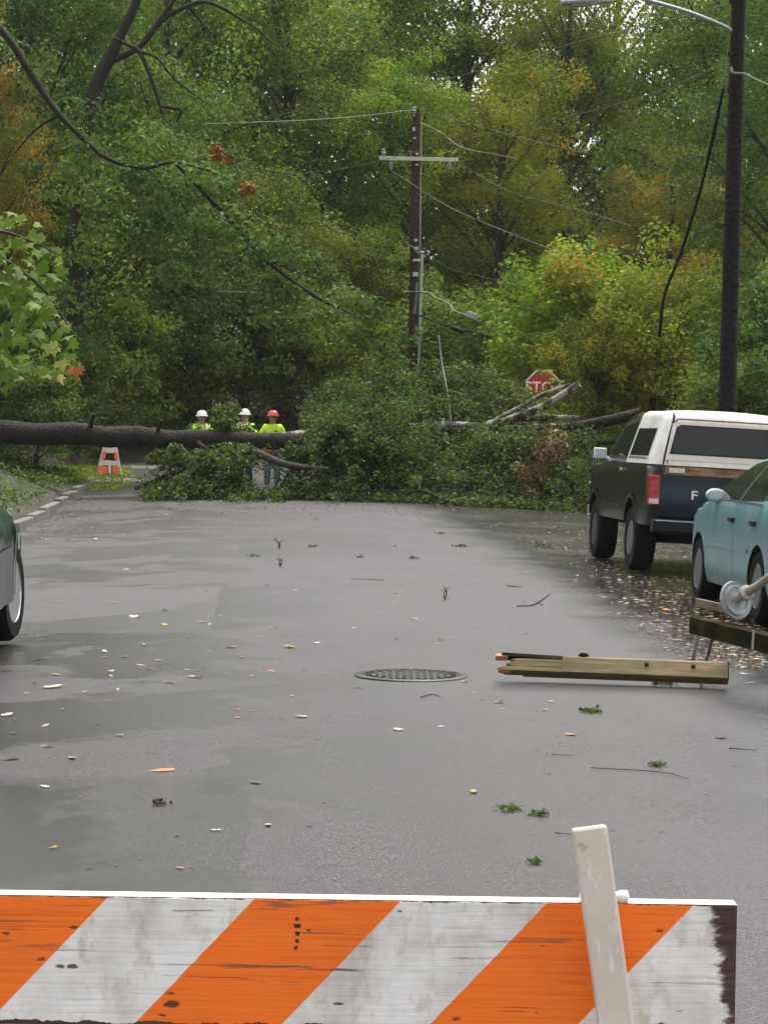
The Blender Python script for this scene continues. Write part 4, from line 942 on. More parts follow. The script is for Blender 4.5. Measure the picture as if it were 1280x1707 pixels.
# trees along both sides nearer than the picture's edges: they stand in the reflections of the cars and the wet road
for x_, y_, h_, kd, mt, lb in ((-13, 20, 15, 'broad', G_mid, 'street tree farther along the left verge outside the picture'), (-14, 31, 16, 'broad_b', G_deep, 'second street tree along the left verge outside the picture'), (-15, 43, 17, 'broad', G_mid, 'third street tree along the left verge, next to the fallen trunk root'), (-13, 8, 14, 'broad_b', G_olive, 'nearest street tree on the left verge outside the picture'), (15, 30, 15, 'broad', G_mid, 'street tree on the right verge outside the picture'), (15, 16, 14, 'broad_b', G_deep, 'nearest street tree on the right verge outside the picture')):
    tree(kd, lb, 640 + x_ / y_ * F, y_, h_, mt, .9, group='street trees along the verges')
SHRUBS = [
    ('shrub', 'lime yellow shrub above the pale fallen limbs', 990, 65, 5.6, G_lime, 1.0),
    ('shrub', 'yellowing shrub close to the right of the stop sign', 992, 61, 3.6, G_yell, .75),
    ('shrub', 'orange tinged shrub between the stop sign and the thick dark pole', 1095, 62, 5.0, G_yell, .95),
    ('shrub_b', 'dark green shrub at the foot of the thick dark pole', 1225, 42, 2.6, G_deep, .9),
    ('shrub', 'green shrub behind the truck roof at the right edge', 1330, 47, 4.0, G_deep, .95),
    ('shrub', 'tall olive bush behind the two white helmets', 315, 76.5, 6.6, G_olive, .95),
    ('shrub', 'bush to the right of the worker in the red helmet', 520, 76.5, 4.4, G_olive, 1.0),
    ('shrub_b', 'dense bush at the foot of the slim utility pole', 660, 77.5, 2.6, G_fall, 1.05),
    ('shrub', 'green bush just left of the stop sign', 795, 77, 4.8, G_mid, 1.05),
    ('shrub_b', 'low dark bush on the left bank beneath the trunk', 60, 56, 2.4, G_deep, 1.1),
    ('shrub', 'bush on the left bank behind the small plastic barricade', 150, 70, 4.2, G_mid, 1.1),
    ('shrub_b', 'dark bush on the left bank level with the small plastic barricade', 95, 65, 2.8, G_deep, 1.0),
    ('shrub_b', 'bush between the small plastic barricade and the leftmost worker', 245, 77, 3.4, G_mid, 1.0),
    ('shrub_b', 'bush at far left behind the raised root end of the trunk', -40, 60, 3.6, G_deep, 1.1),
]
for kd, lb, px, d, h, mt, sx in SHRUBS: tree(kd, lb, px, d, h, mt, sx, group='shrubs round the end of the street', cat='shrub', name='shrub')
# a leafy sucker growing up in front of the sign
c_ = at(905, 656, 59.3); r = thing('sapling', 'thin leafy sapling growing up across the lower right of the stop sign', 'sapling', (c_.x, c_.y, float(ground_z(c_.x, c_.y))))
m = MB(); H_ = c_.z - r.location.z; m.tube([(0, 0, -.1), (.05, 0, H_ * .6), (.12, 0, H_ + .5)], [.02, .014, .005], 6, 8)
Cc = [(random.gauss(.10, .16), random.gauss(0, .1), H_ + random.gauss(.0, .26)) for _ in range(24)]
for q in Cc: m.tube([(.06, 0, H_ * .75), q], [.006, .003], 4)
m.build('trunk', M_bark, r); V, Fq, T = leaf_cloud(Cc, .13, 16, .12, flat=.8); put('crown', np_mesh('crown', V, Fq, T), G_yell, r)
# far woodland that reads as one mass
C = []
while len(C) < 1900:
    x, y, z = rng.uniform(-42, 42), rng.uniform(106, 128), rng.uniform(0, 26)
    px = x / y * F + 640
    lim = 21 if px < 780 or px > 1190 else 17.5 + 2 * math.sin(px * .04)
    if z < lim: C.append((x, y, z + (y - 76) * .05))
V, Fq, T = leaf_cloud(C, 1.7, 42, .42, flat=.7)
wd = put('woodland', np_mesh('woodland', V, Fq, T), G_mid, kind='stuff')

# ------------------------------------------------------------------ limbs of the tree off to the left, and the forked stem
def limbed(label, base_px, base_d, limbs, clumps, mat, name='broadleaf_tree', leaf=.15, per=60, cr=.7):
    b = at(base_px, 700, base_d); o0 = Vector((b.x, base_d, float(ground_z(b.x, base_d))))
    r = thing(name, label, 'tree', o0, group='trees round the end of the street')
    for i, (pts, rad) in enumerate(limbs):
        m = MB(); P = [o0 + Vector((0, 0, -.3)) if q is None else at(*q) for q in pts]; m.origin = o0
        m.tube(P, rad, 8, 10 * (len(P) - 1) // 2 + 6, .12); m.build('trunk' if i == 0 else 'limb', M_bark_dark, r, 60)
    C = np.array([tuple(at(*q) - o0) for q in clumps]); C = C + rng.normal(size=C.shape) * .12
    V, Fq, T = leaf_cloud(C, cr * (.7 + .6 * rng.random(len(C))), per, leaf, flat=.6, droop=.4); put('crown', np_mesh('crown', V, Fq, T), mat, r)
    return r
cl = []
def along(pts, n, spread, d):
    P = catmull([Vector((a, b, 0)) for a, b in pts], n)
    return [(p.x + random.gauss(0, spread), p.y + random.gauss(0, spread), d + random.uniform(-1.5, 1.5)) for p in P]
DL = 58
cl = along([(200, 280), (350, 290)], 9, 28, DL + .6) + along([(350, 330), (470, 450), (640, 560)], 22, 34, DL + .8) + along([(230, 300), (300, 420), (330, 560)], 12, 40, DL + 1.5) + along([(60, 250), (160, 330)], 6, 40, DL + 1) + along([(0, 60), (60, 150), (170, 270)], 12, 34, DL + 1.2) + along([(250, 300), (420, 400), (560, 520)], 26, 34, DL - .3) + along([(180, 290), (300, 380), (470, 500)], 26, 44, DL + .3)
limbed('large tree beyond the left edge whose dark bowed limbs cross the upper left', -190, DL,
       [([None, (-200, 300, DL), (-215, 60, DL), (-230, -200, DL)], [.45, .36, .3, .2]),
        ([(-212, 100, DL), (-90, -10, DL), (0, 48, DL), (50, 120, DL), (100, 192, DL), (170, 260, DL)], [.18, .12, .10, .09, .075, .05]),
        ([(168, 258, DL), (200, 272, DL), (240, 280, DL), (290, 270, DL), (350, 284, DL)], [.065, .05, .05, .04, .02]),
        ([(290, 270, DL), (335, 315, DL), (400, 385, DL), (440, 430, DL), (520, 490, DL), (585, 522, DL)], [.04, .055, .06, .05, .05, .02]),
        ([(440, 430, DL), (500, 455, DL + .5), (560, 470, DL + .5)], [.03, .02, .01]),
        ([(245, 282, DL), (300, 335, DL - .3), (325, 380, DL - .3), (332, 430, DL - .3)], [.03, .025, .02, .01]),
        ([(100, 190, DL), (60, 215, DL), (20, 260, DL)], [.05, .03, .015]),
        ([(400, 385, DL), (425, 350, DL), (455, 330, DL)], [.03, .02, .01])], cl, G_deep, per=85, cr=.60)
DF = 66
cl = along([(120, 60), (200, -20), (330, 10), (470, 70)], 16, 45, DF + 1.6) + along([(90, 200), (180, 230), (300, 240)], 10, 30, DF - .6) + along([(240, 120), (330, 170), (420, 220)], 12, 45, DF + 1.2) + along([(120, 240), (135, 330), (140, 450), (150, 620)], 30, 34, DF - 1.4)
limbed('tree with a dark leaning forked stem at the upper left', 118, DF,
       [([None, (130, 420, DF), (142, 230, DF), (152, 165, DF), (176, 108, DF), (205, 50, DF), (240, -30, DF), (270, -120, DF)], [.30, .27, .24, .22, .19, .14, .10, .07]),
        ([(170, 125, DF), (196, 70, DF), (222, 20, DF), (245, -40, DF)], [.15, .12, .10, .07]),
        ([(190, 100, DF), (235, 75, DF), (262, 42, DF), (290, 20, DF), (335, 2, DF), (370, 12, DF), (400, 30, DF), (430, 48, DF), (450, 70, DF)], [.10, .08, .07, .07, .05, .05, .04, .03, .015]),
        ([(235, 75, DF), (265, 35, DF), (300, -15, DF)], [.08, .07, .05]),
        ([(190, 62, DF - .5), (215, 75, DF - .5), (232, 85, DF - .5), (252, 130, DF - .5), (265, 170, DF - .5), (274, 206, DF - .5)], [.04, .05, .06, .06, .05, .02]),
        ([(268, 176, DF - .5), (290, 180, DF - .5), (302, 184, DF - .5), (294, 204, DF - .5)], [.05, .05, .05, .02]),
        ([(232, 85, DF - .5), (262, 96, DF - .5), (290, 130, DF - .5), (335, 165, DF - .5), (355, 176, DF - .5)], [.04, .035, .03, .02, .01]),
        ([(315, 10, DF), (335, 35, DF), (350, 60, DF)], [.04, .03, .015]),
        ([(234, 135, DF), (243, 170, DF), (250, 205, DF)], [.02, .02, .01]),
        ([(150, 168, DF), (118, 205, DF), (80, 235, DF)], [.06, .04, .02])], cl, G_mid, per=70, cr=.75)
# small rust patches caught in the left foliage: dead sprays hanging there
for i, (px, py, s_) in enumerate(((370, 258, .17), (415, 315, .10))):
    c = at(px, py, 57); cc_ = [tuple(Vector((random.gauss(0, s_), random.gauss(0, .2), random.gauss(0, s_ * .8)))) for _ in range(7)]
    V, Fq, T = leaf_cloud(cc_, .17, 30, .12)
    o = thing('dead_leaf_spray', ('larger rust red spray of dead leaves hanging in the green upper left foliage', 'smaller rust red spray of dead leaves hanging below the larger one')[i], 'dead branch', c, group='rust red sprays')
    put('foliage', np_mesh('foliage', V, Fq, T), G_red, o); m = MB()
    for q in cc_: m.tube([(0, 0, .1), Vector(q) * .5 + Vector((0, 0, .06)), q], [.014, .01, .004], 4, 4)
    m.build('stem', M_bark_dark, o)

# ------------------------------------------------------------------ fallen tree across the street
DT = 52.0
bt = at(-330, 700, 53); o0 = Vector((bt.x, 53, float(ground_z(bt.x, 53))))
ft = thing('fallen_tree', 'large fallen tree lying across the whole street with a dark trunk and leafy crown', 'tree', o0)
def limb(name, pts, rad, mat=M_bark_pale, sides=12, rough=.08, label=None):
    m = MB(); m.origin = o0; m.tube([at(*q) for q in pts], rad, sides, 12 * (len(pts) - 1), rough)
    o = m.build(name, mat, ft, 60)
    if label: o['label'] = label
    return o
M_trunk = bark('wet_trunk_bark', (.022, .017, .014), scale=4.0)
limb('trunk', [(-330, 726, 53), (-150, 716, 53), (0, 719, 52.6), (60, 724, 52.5), (120, 722, 52.2), (180, 728, 52.1), (235, 728, 52), (285, 733, 51.9), (330, 732, 51.8), (430, 735, 51.6), (507, 736, 51.4)], [.34, .28, .262, .248, .25, .228, .235, .21, .212, .185, .178], M_trunk, 20, .13)
limb('branch', [(430, 735, 51.7), (480, 728, 52), (560, 722, 52.5), (690, 715, 53), (745, 712, 53), (800, 714, 53), (870, 716, 53)], [.16, .12, .115, .13, .14, .13, .09])
limb('branch', [(690, 716, 53), (640, 712, 53.4), (560, 716, 53.6)], [.05, .05, .04], label='thin pale branch at the left of the white barked piece')
limb('branch', [(790, 716, 53), (850, 700, 52.6), (905, 678, 52.2), (966, 640, 52)], [.11, .10, .095, .085], label='thick pale limb slanting up to the right')
limb('branch', [(800, 712, 53.2), (845, 690, 53), (900, 660, 52.8), (950, 640, 52.6)], [.055, .05, .045, .04], label='thinner pale limb just above the thick slanting one')
limb('branch', [(800, 716, 53), (870, 700, 53.2), (905, 696, 53.2), (968, 697, 53.2)], [.09, .075, .07, .055])
limb('branch', [(840, 722, 52.6), (900, 716, 52.4), (960, 712, 52.2), (1020, 700, 52), (1066, 688, 52)], [.13, .13, .13, .125, .11], M_trunk)
limb('branch', [(800, 728, 52.6), (900, 735, 52), (985, 738, 51.8), (1060, 732, 52)], [.12, .10, .08, .05], M_trunk)
limb('branch', [(395, 752, 51), (430, 756, 50.6), (480, 775, 50.2), (548, 782, 50)], [.05, .085, .075, .045], M_bark)
limb('branch', [(897, 825, 49), (880, 812, 49.2), (870, 805, 49.2)], [.012, .016, .01], M_bark_pale, 6)
limb('branch', [(660, 828, 49.8), (700, 818, 49.8), (740, 832, 49.4), (765, 842, 49.2)], [.02, .035, .035, .02], M_bark_dark, 8)
# foliage of the fallen crown
def ok(px, py):
    if px < 215 or px > 1000: return False
    top = np.interp(px, [215, 290, 340, 400, 480, 540, 600, 680, 760, 860, 940, 1000], [775, 752, 742, 712, 690, 635, 612, 595, 600, 632, 690, 712])
    bot = np.interp(px, [215, 300, 420, 500, 600, 700, 790, 900, 985], [832, 842, 846, 842, 838, 846, 856, 868, 866]) + 9 * math.sin(px * .047) + 6 * math.sin(px * .131)
    return top < py < bot
C = []; T_ = []; random.seed(9)
def clear(px, py):                        # gaps through which the workers and the road beyond are seen
    if 424 < px < 484 and 690 < py < 815: return random.random() > .30
    if 285 < px < 505 and py < 752: return True
    if px < 320 and random.random() < .35: return True
    return py > 806 and 400 < px < 800 and random.random() < .35
def px_of(p): 
    q = CAM_M.inverted() @ p; return (-q.x / q.z * F + 640, q.y / q.z * F + PH / 2)
BOUGHS = [([(560, 722, 53), (530, 680, 54.5), (502, 640, 56)], .05), ([(600, 718, 53), (575, 670, 54.5), (540, 630, 56)], .05), ([(800, 712, 53.4), (860, 690, 54.5), (905, 655, 56)], .05), ([(840, 712, 53.4), (900, 702, 54), (965, 704, 54.5)], .05), ([(560, 722, 53), (520, 700, 53.2), (492, 690, 53.5)], .04), ([(560, 722, 52.4), (590, 700, 51.4), (640, 712, 50.9), (690, 745, 50.6)], .05), ([(520, 728, 52), (545, 715, 51.2), (590, 735, 50.9), (620, 770, 50.6)], .05), ([(640, 716, 52.8), (600, 720, 51.4), (550, 742, 51), (520, 775, 50.8)], .05), ([(690, 715, 53), (650, 690, 52), (600, 690, 51.4), (560, 720, 51)], .05), ([(800, 716, 53), (830, 735, 51.4), (880, 750, 51)], .05), ([(640, 716, 53), (610, 660, 54), (560, 640, 55)], .05), ([(690, 712, 53.4), (680, 650, 54.5), (640, 610, 55)], .05), ([(745, 712, 53.4), (770, 650, 54.5), (800, 610, 55.5)], .05), ([(800, 712, 53.4), (840, 670, 54.5), (860, 630, 55.5)], .05), ([(720, 712, 53.4), (725, 660, 54), (700, 600, 55)], .05), ([(225, 815, 51.5), (300, 785, 51.5), (390, 760, 51.6)], .05), ([(300, 742, 51.6), (330, 780, 50.8), (345, 830, 50.4)], .05), ([(330, 738, 51.6), (380, 775, 50.6), (415, 835, 50.2)], .06), ([(500, 735, 51.8), (480, 790, 50.6), (450, 838, 50.2)], .06), ([(520, 728, 52.2), (560, 775, 50.8), (560, 836, 50.2)], .06),
          ([(600, 720, 52.6), (620, 780, 51.2), (650, 838, 50.4)], .08), ([(640, 716, 53), (600, 690, 52.6), (540, 700, 52)], .05), ([(690, 716, 53), (690, 780, 51.2), (700, 846, 50)], .07), ([(740, 720, 53), (770, 790, 50.8), (800, 856, 49.6)], .07), ([(800, 716, 53), (830, 790, 50.8), (860, 862, 49.4)], .07),
          ([(850, 722, 52.6), (890, 780, 51), (930, 858, 49.6)], .07), ([(900, 716, 52.4), (940, 770, 51), (985, 840, 49.8)], .06), ([(960, 712, 52.2), (985, 760, 51), (1000, 830, 50)], .05), ([(700, 714, 53), (760, 745, 51.8), (860, 760, 51)], .06), ([(560, 722, 52.4), (640, 748, 51.4), (720, 790, 50.4)], .06), ([(690, 850, 49.6), (760, 838, 49.8), (840, 850, 49.4)], .03), ([(420, 842, 50), (500, 825, 50), (600, 842, 49.8)], .03), ([(250, 836, 50.6), (330, 815, 50.6), (420, 825, 50.4)], .03)]
for pts, rad in BOUGHS:
    m = MB(); m.origin = o0; P = catmull([at(*q) for q in pts], 24)
    m.tube(P, [rad * (1 - i / 26) for i in range(25)], 6, cap=False, rough=.1)
    tone = random.uniform(.25, .75)
    for k in range(40):
        i = random.randrange(2, 25); p = P[i].copy(); dr = Vector((random.gauss(0, .8), random.gauss(-.15, .45), random.gauss(-.1, .5))).normalized(); L_ = random.uniform(.6, 1.9); st = []
        for j in range(7):
            q = p + dr * (L_ * j / 6) + Vector((0, 0, -.42 * L_ * (j / 6) ** 2)); g = float(ground_z(q.x, q.y)) + .05
            if q.z < g: q.z = g + random.uniform(0, .12)
            st.append(q)
        vis = [q for q in st if ok(*px_of(q)) and not clear(*px_of(q))]
        if len(vis) < 4: continue
        m.tube(st[:6], [.012, .010, .008, .006, .005, .004], 4, cap=False)
        for q in vis[1:]:
            if random.random() < .86: C.append(tuple(q - o0)); T_.append(tone + random.gauss(0, .15))
    m.build('branch', M_bark_dark, ft, 60)
V, Fq, T = leaf_cloud(C, .19 * (.5 + 1.0 * rng.random(len(C))), 15, .092, flat=.75, droop=.3, tint=np.clip(np.array(T_), 0, 1), aspect=.5)
put('foliage', np_mesh('foliage', V, Fq, T), G_fall, ft)
C = []; T_ = []
# higher sprays of the crown standing up behind the trunk
while len(C) < 90:
    px = random.uniform(525, 900); top = np.interp(px, [525, 560, 620, 700, 780, 840, 900], [700, 660, 610, 640, 600, 640, 690])
    py = random.uniform(top, 745)
    if 428 < px < 482 and py < 725: continue
    p = at(px, py, 54.5 + random.uniform(0, 3.0)); C.append(tuple(p - o0)); T_.append(.45 + .4 * math.sin(px * .03) + random.gauss(0, .16))
V, Fq, T = leaf_cloud(C, .42 * (.7 + .6 * rng.random(len(C))), 80, .09, flat=.7, droop=.35, tint=np.clip(np.array(T_), 0, 1), aspect=.55)
put('foliage', np_mesh('foliage', V, Fq, T), G_fall, ft)
C = [tuple(at(random.gauss(915, 16) if i % 2 else random.gauss(885, 14), random.gauss(745, 16) if i % 2 else random.gauss(795, 12), 50.2) - o0) for i in range(34)]
V, Fq, T = leaf_cloud(C, .26, 44, .10, flat=1.1, droop=.5, aspect=.4); o = put('dead_foliage', np_mesh('dead_foliage', V, Fq, T), G_brown, ft); o['label'] = 'hanging bunch of dead brown leaves'
# sprays in front of the two helmeted workers
C = [tuple(at(random.uniform(358, 393), random.uniform(676, 735), 51.6 + random.uniform(0, .8)) - o0) for _ in range(26)] + [tuple(at(random.uniform(318, 356), random.uniform(709, 722), 52.6) - o0) for _ in range(2)] + [tuple(at(random.uniform(392, 428), random.uniform(706, 722), 52.6) - o0) for _ in range(2)]
C += [tuple(at(random.uniform(250, 520), random.uniform(742, 775), 51 + random.uniform(-.5, .3)) - o0) for _ in range(70)]
C = [c for c in C if not (430 < (c[0] + o0.x) / (c[1] + o0.y) * F + 640 < 478 and c[2] + o0.z < 1.3)]
V, Fq, T = leaf_cloud(C, .19, 40, .10); put('foliage', np_mesh('foliage', V, Fq, T), G_fall, ft)

for q0_, q1_, r_ in (((150, 712, 52), (157, 690, 51.6), .045), ((262, 722, 51.9), (270, 700, 51.5), .04), ((285, 745, 51.7), (290, 768, 51.3), .06), ((60, 745, 52.3), (52, 762, 51.9), .05)):
    m = MB(); m.origin = o0; m.tube([at(*q0_), at(*q0_).lerp(at(*q1_), .6), at(*q1_)], [r_ * 1.4, r_, r_ * .7], 7, rough=.2); m.build('broken_stub', M_trunk, ft, 60)
# ------------------------------------------------------------------ near maple at the left edge
DM = 19.0
b = Vector((at(-520, 700, DM).x, DM, 0)); b.z = float(ground_z(b.x, DM)); mp = thing('maple_tree', 'bright green maple branch with large wet lobed leaves hanging in from the left edge', 'tree', b)
m = MB(); m.origin = b; m.tube([b - Vector((0, 0, .3)), at(-520, 500, DM), at(-500, 200, DM), at(-480, 0, DM)], [.14, .11, .08, .04], 10, 12, .06); m.build('trunk', M_bark, mp, 60)
for pts, rad in (([(-500, 330, DM), (-250, 340, DM), (-60, 400, DM), (60, 470, DM), (125, 560, DM)], [.04, .03, .02, .012, .005]), ([(-60, 400, DM), (0, 385, DM), (70, 410, DM), (118, 435, DM)], [.015, .012, .008, .004]), ([(-60, 400, DM), (-20, 520, DM + .1), (30, 600, DM + .1)], [.015, .012, .005])):
    m = MB(); m.origin = b; m.tube([at(*q) for q in pts], rad, 6, 20); m.build('branch', M_bark, mp, 60)
lobe = [(0, 0), (.10, -.02), (.30, -.12), (.28, .04), (.50, .12), (.34, .22), (.42, .42), (.22, .38), (.12, .52), (.0, .82)]
lobe = lobe + [(-x, y) for x, y in lobe[-2:0:-1]]
def inside(px, py):
    e = np.interp(py, [345, 360, 400, 430, 445, 480, 510, 540, 570, 610, 625, 645], [20, 62, 78, 118, 112, 88, 100, 120, 138, 146, 100, 30])
    return px < e and 348 < py < 645
V = []; Fq = []; T = []; nL = 0
while nL < 330:
    px, py = random.uniform(-70, 150), random.uniform(345, 645)
    if not inside(px, py): continue
    p = at(px, py, DM + random.uniform(-.45, .5)) - b
    sz = random.uniform(.10, .175); tilt = Euler((random.gauss(R(46), R(20)), random.gauss(0, R(24)), random.uniform(-1.2, 1.2)))
    mt = tilt.to_matrix() @ Matrix.Rotation(math.pi + random.uniform(-.9, .9), 3, 'Z')
    n0 = len(V)
    V.append(tuple(p + mt @ Vector((0, .32 * sz, .0))))
    for x, y in lobe: V.append(tuple(p + mt @ Vector((x * sz, y * sz, -.28 * (x * x + (y - .3) ** 2) * sz + random.uniform(-.03, .03) * sz))))
    k = len(lobe); tn = min(.9, max(0, random.gauss(.45, .24)))
    if py > 520 and px > 85 and random.random() < .2: tn = 1.0 if random.random() < .3 else .93
    for i in range(k): Fq.append((n0, n0 + 1 + i, n0 + 1 + (i + 1) % k)); T.append(tn)
    nL += 1
G_maple = leafy('maple_leaves', [(0, (.046, .088, .010)), (.5, (.108, .175, .018)), (.88, (.175, .235, .030)), (.94, (.26, .20, .06)), (1, (.42, .12, .05))], rough=.5, trans=.3)
put('foliage', np_mesh('foliage', V, Fq, T), G_maple, mp)

# ------------------------------------------------------------------ ground cover
C = []
def scatter(n, sx, yr, zlift=.04):
    out = []
    while len(out) < n:
        y = rng.uniform(*yr); s = rng.uniform(*sx); x = float(xc(y)) + s; out.append((x, y, float(ground_z(x, y)) + zlift))
    return out
V, Fq, T = leaf_cloud(scatter(2900, (-16, -5.95), (24, 75)), .34, 20, .11, flat=.5, up=.9); put('ground_cover', np_mesh('ground_cover', V, Fq, T), G_deep, kind='stuff')
V, Fq, T = leaf_cloud(scatter(1500, (5.9, 16), (26, 61)), .34, 18, .11, flat=.5, up=.9); put('ground_cover', np_mesh('ground_cover', V, Fq, T), G_mid, kind='stuff')
C = [(x, y, float(ground_z(x, y)) + .15) for x, y in zip(rng.uniform(-26, 26, 2200), rng.uniform(75.5, 90, 2200))]
V, Fq, T = leaf_cloud(C, .5, 18, .17, flat=.6, up=.7); put('undergrowth', np_mesh('undergrowth', V, Fq, T), G_deep, kind='stuff')
# yellowing grass by the small barricade
C = [(float(at(px, 700, d).x), d, 0) for px, d in zip(rng.uniform(100, 215, 130), rng.uniform(55, 64, 130))]
C = [(x, y, float(ground_z(x, y)) + .05) for x, y, _ in C]
V, Fq, T = leaf_cloud(C, .25, 40, .12, flat=.5, up=.2, aspect=.16); put('grass', np_mesh('grass', V, Fq, T), G_lime, kind='stuff')
# ================================================================== PEOPLE
M_skin = plain('skin', (.42, .25, .18), .5, var=.12); M_vis = plain('high_visibility_cloth', (.62, .90, .035), .6, var=.12, scale=14)
M_jean = plain('blue_jeans', (.16, .22, .30), .75, var=.25, scale=20); M_navy = plain('dark_work_trousers', (.03, .04, .055), .75, var=.3)
M_boot = plain('work_boot', (.05, .035, .025), .6, var=.3); M_silver = plain('reflective_tape', (.62, .64, .62), .35, .2)
M_hw = plain('white_helmet', (.80, .79, .78), .3, coat=.3, var=.06); M_hr = plain('red_helmet', (.66, .10, .065), .3, coat=.3, var=.08); M_og = plain('orange_cloth', (.72, .16, .05), .6)
def skin_mesh(verts, edges, rad, sub=2):
    me = bpy.data.meshes.new('figure'); me.from_pydata(verts, edges, []); o = link(bpy.data.objects.new('figure', me))
    md = o.modifiers.new('skin', 'SKIN'); md.use_smooth_shade = True
    for i, r in enumerate(rad):
        me.skin_vertices[0].data[i].radius = r if hasattr(r, '__len__') else (r, r)
    me.skin_vertices[0].data[0].use_root = True
    s = o.modifiers.new('sub', 'SUBSURF'); s.levels = sub; s.render_levels = sub
    dg = bpy.context.evaluated_depsgraph_get(); dg.update(); out = bpy.data.meshes.new_from_object(o.evaluated_get(dg)); bpy.data.objects.remove(o)
    return out
def person(label, px, d, face, helmet, shirt, trousers, elbows, wrists, lean=.0, vest_tape=True, belt=None, h=1.0):
    p = at(px, 760, d); g = float(ground_z(p.x, d)); r = thing('person', label, 'person', (p.x, d, g), (0, 0, face)); r.scale = (h, h, h)
    r['group'] = 'workers beyond the fallen tree'
    # x to the person's left, -y forward
    J = {'pel': (0, 0, .96), 'sp': (0, -.01 - lean * .3, 1.14), 'ch': (0, .0 - lean * .7, 1.33), 'nb': (0, .01 - lean, 1.47), 'nk': (0, -.005 - lean * 1.05, 1.53), 'hd': (0, -.02 - lean * 1.15, 1.62), 'tp': (0, -.01 - lean * 1.15, 1.73)}
    names = list(J); V = [J[k] for k in names]; Rd = [(.155, .11), (.14, .10), (.165, .115), (.075, .075), (.058, .06), (.082, .098), (.066, .078)]; E = [(i, i + 1) for i in range(6)]
    hands = []
    for i, sd in enumerate((1, -1)):
        k = len(V); V += [(sd * .165, .01 - lean * .9, 1.42), (sd * elbows[i][0], elbows[i][1] - lean, elbows[i][2]), (sd * wrists[i][0], wrists[i][1] - lean, wrists[i][2])]
        Rd += [(.068, .068), (.046, .046), (.030, .030)]; E += [(2, k), (k, k + 1), (k + 1, k + 2)]; hands.append((k + 1, k + 2, sd))
        k = len(V); V += [(sd * .095, 0, .88), (sd * .105, -.02, .50), (sd * .11, .02, .09), (sd * .125, -.14, .04)]
        Rd += [(.088, .092), (.058, .062), (.042, .045), (.038, .03)]; E += [(0, k), (k, k + 1), (k + 1, k + 2), (k + 2, k + 3)]
    body = skin_mesh(V, E, Rd)
    m = MB(); m.v = [tuple(v.co) for v in body.vertices]; m.f = [list(q.vertices) for q in body.polygons]
    for a, b_, sd in hands:                                    # palms and five fingers each
        A, W = Vector(V[a]), Vector(V[b_]); dr = (W - A).normalized(); sidev = Vector((0, -1, 0)); sidev = (sidev - dr * sidev.dot(dr)).normalized(); nn = dr.cross(sidev) * sd
        m.tube([W - dr * .01, W + dr * .045, W + dr * .09], [.028, .036, .030], 8)
        for q, (ln, of) in enumerate(((.062, -.028), (.072, -.009), (.068, .010), (.052, .028))):
            c0_ = W + dr * .085 - sidev * of; m.tube([c0_, c0_ + dr * ln * .45 + nn * .006, c0_ + dr * ln * .8 + nn * .022, c0_ + dr * ln * .95 + nn * .038], [.010, .0095, .008, .005], 6)
        c0_ = W + dr * .03 + sidev * .028; m.tube([c0_, c0_ + dr * .03 + sidev * .028, c0_ + dr * .062 + sidev * .03 + nn * .012], [.012, .0105, .007], 6)
    hy = -.02 - lean * 1.15
    m.lathe([(0, -.016), (.011, -.008), (.013, .010), (.006, .030), (0, .036)], (0, hy - .098, 1.618), (0, .15, 1), 8)   # nose
    for sd in (1, -1): m.lathe([(0, -.03), (.012, -.02), (.015, .01), (0, .03)], (sd * .083, hy + .01, 1.625), (0, 0, 1), 8)   # ears
    m.build('body', M_skin, r, 60)
    for sd in (1, -1):
        q = MB(); q.lathe([(0, -.008), (.008, -.004), (.008, .004), (0, .008)], (sd * .032, hy - .090, 1.640), (0, 1, 0), 8); q.build('eye', M_dark, r)
    q = MB(); q.tube([(-.022, hy - .088, 1.575), (0, hy - .094, 1.573), (.022, hy - .088, 1.575)], .005, 5); q.build('mouth', plain('lips', (.28, .10, .09), .5), r)
    # clothes
    sv = [V[0], V[1], V[2], V[3]]; sr = [(.175, .13), (.165, .128), (.19, .14), (.085, .085)]; se = [(0, 1), (1, 2), (2, 3)]
    for a, b_, sd in hands:
        k = len(sv); sv += [V[a - 1], V[a], tuple(Vector(V[a]).lerp(Vector(V[b_]), .93))]; sr += [(.09, .09), (.066, .066), (.046, .046)]; se += [(2, k), (k, k + 1), (k + 1, k + 2)]
    sv[0] = (0, 0, .93); put('shirt', skin_mesh(sv, se, sr), shirt, r)
    tv = [(0, 0, .98)]; tr_ = [(.165, .125)]; te = []
    for sd in (1, -1):
        k = len(tv); tv += [(sd * .095, 0, .86), (sd * .107, -.02, .50), (sd * .11, .02, .12)]; tr_ += [(.105, .108), (.078, .082), (.07, .075)]; te += [(0, k), (k, k + 1), (k + 1, k + 2)]
    put('trousers', skin_mesh(tv, te, tr_), trousers, r)
    for sd in (1, -1):
        put('boot', skin_mesh([(sd * .11, .02, .15), (sd * .11, .025, .055), (sd * .125, -.12, .045), (sd * .13, -.17, .04)], [(0, 1), (1, 2), (2, 3)], [(.055, .055), (.052, .055), (.05, .042), (.04, .034)]), M_boot, r)
    q = MB(); q.lathe([(.150, -.004), (.152, .004), (.118, .010), (.116, .045), (.10, .085), (.065, .115), (.02, .128), (0, .128)], (0, hy - .008, 1.675), (0, -.06, 1), 24); q.box((0, hy - .155, 1.674), (.14, .09, .008)); q.box((0, hy, 1.795), (.025, .2, .02)); q.build('helmet', helmet, r, 50)
    if vest_tape:
        for sd in (1, -1):
            q = MB(); q.tube([(sd * .085, -.150 - lean * .1, .98), (sd * .09, -.158 - lean * .5, 1.2), (sd * .095, -.135 - lean, 1.38), (sd * .095, -.05 - lean, 1.505)], .022, 6, 12); q.v = [(x, y, z) for x, y, z in q.v]; q.build('reflective_tape', M_silver, r)
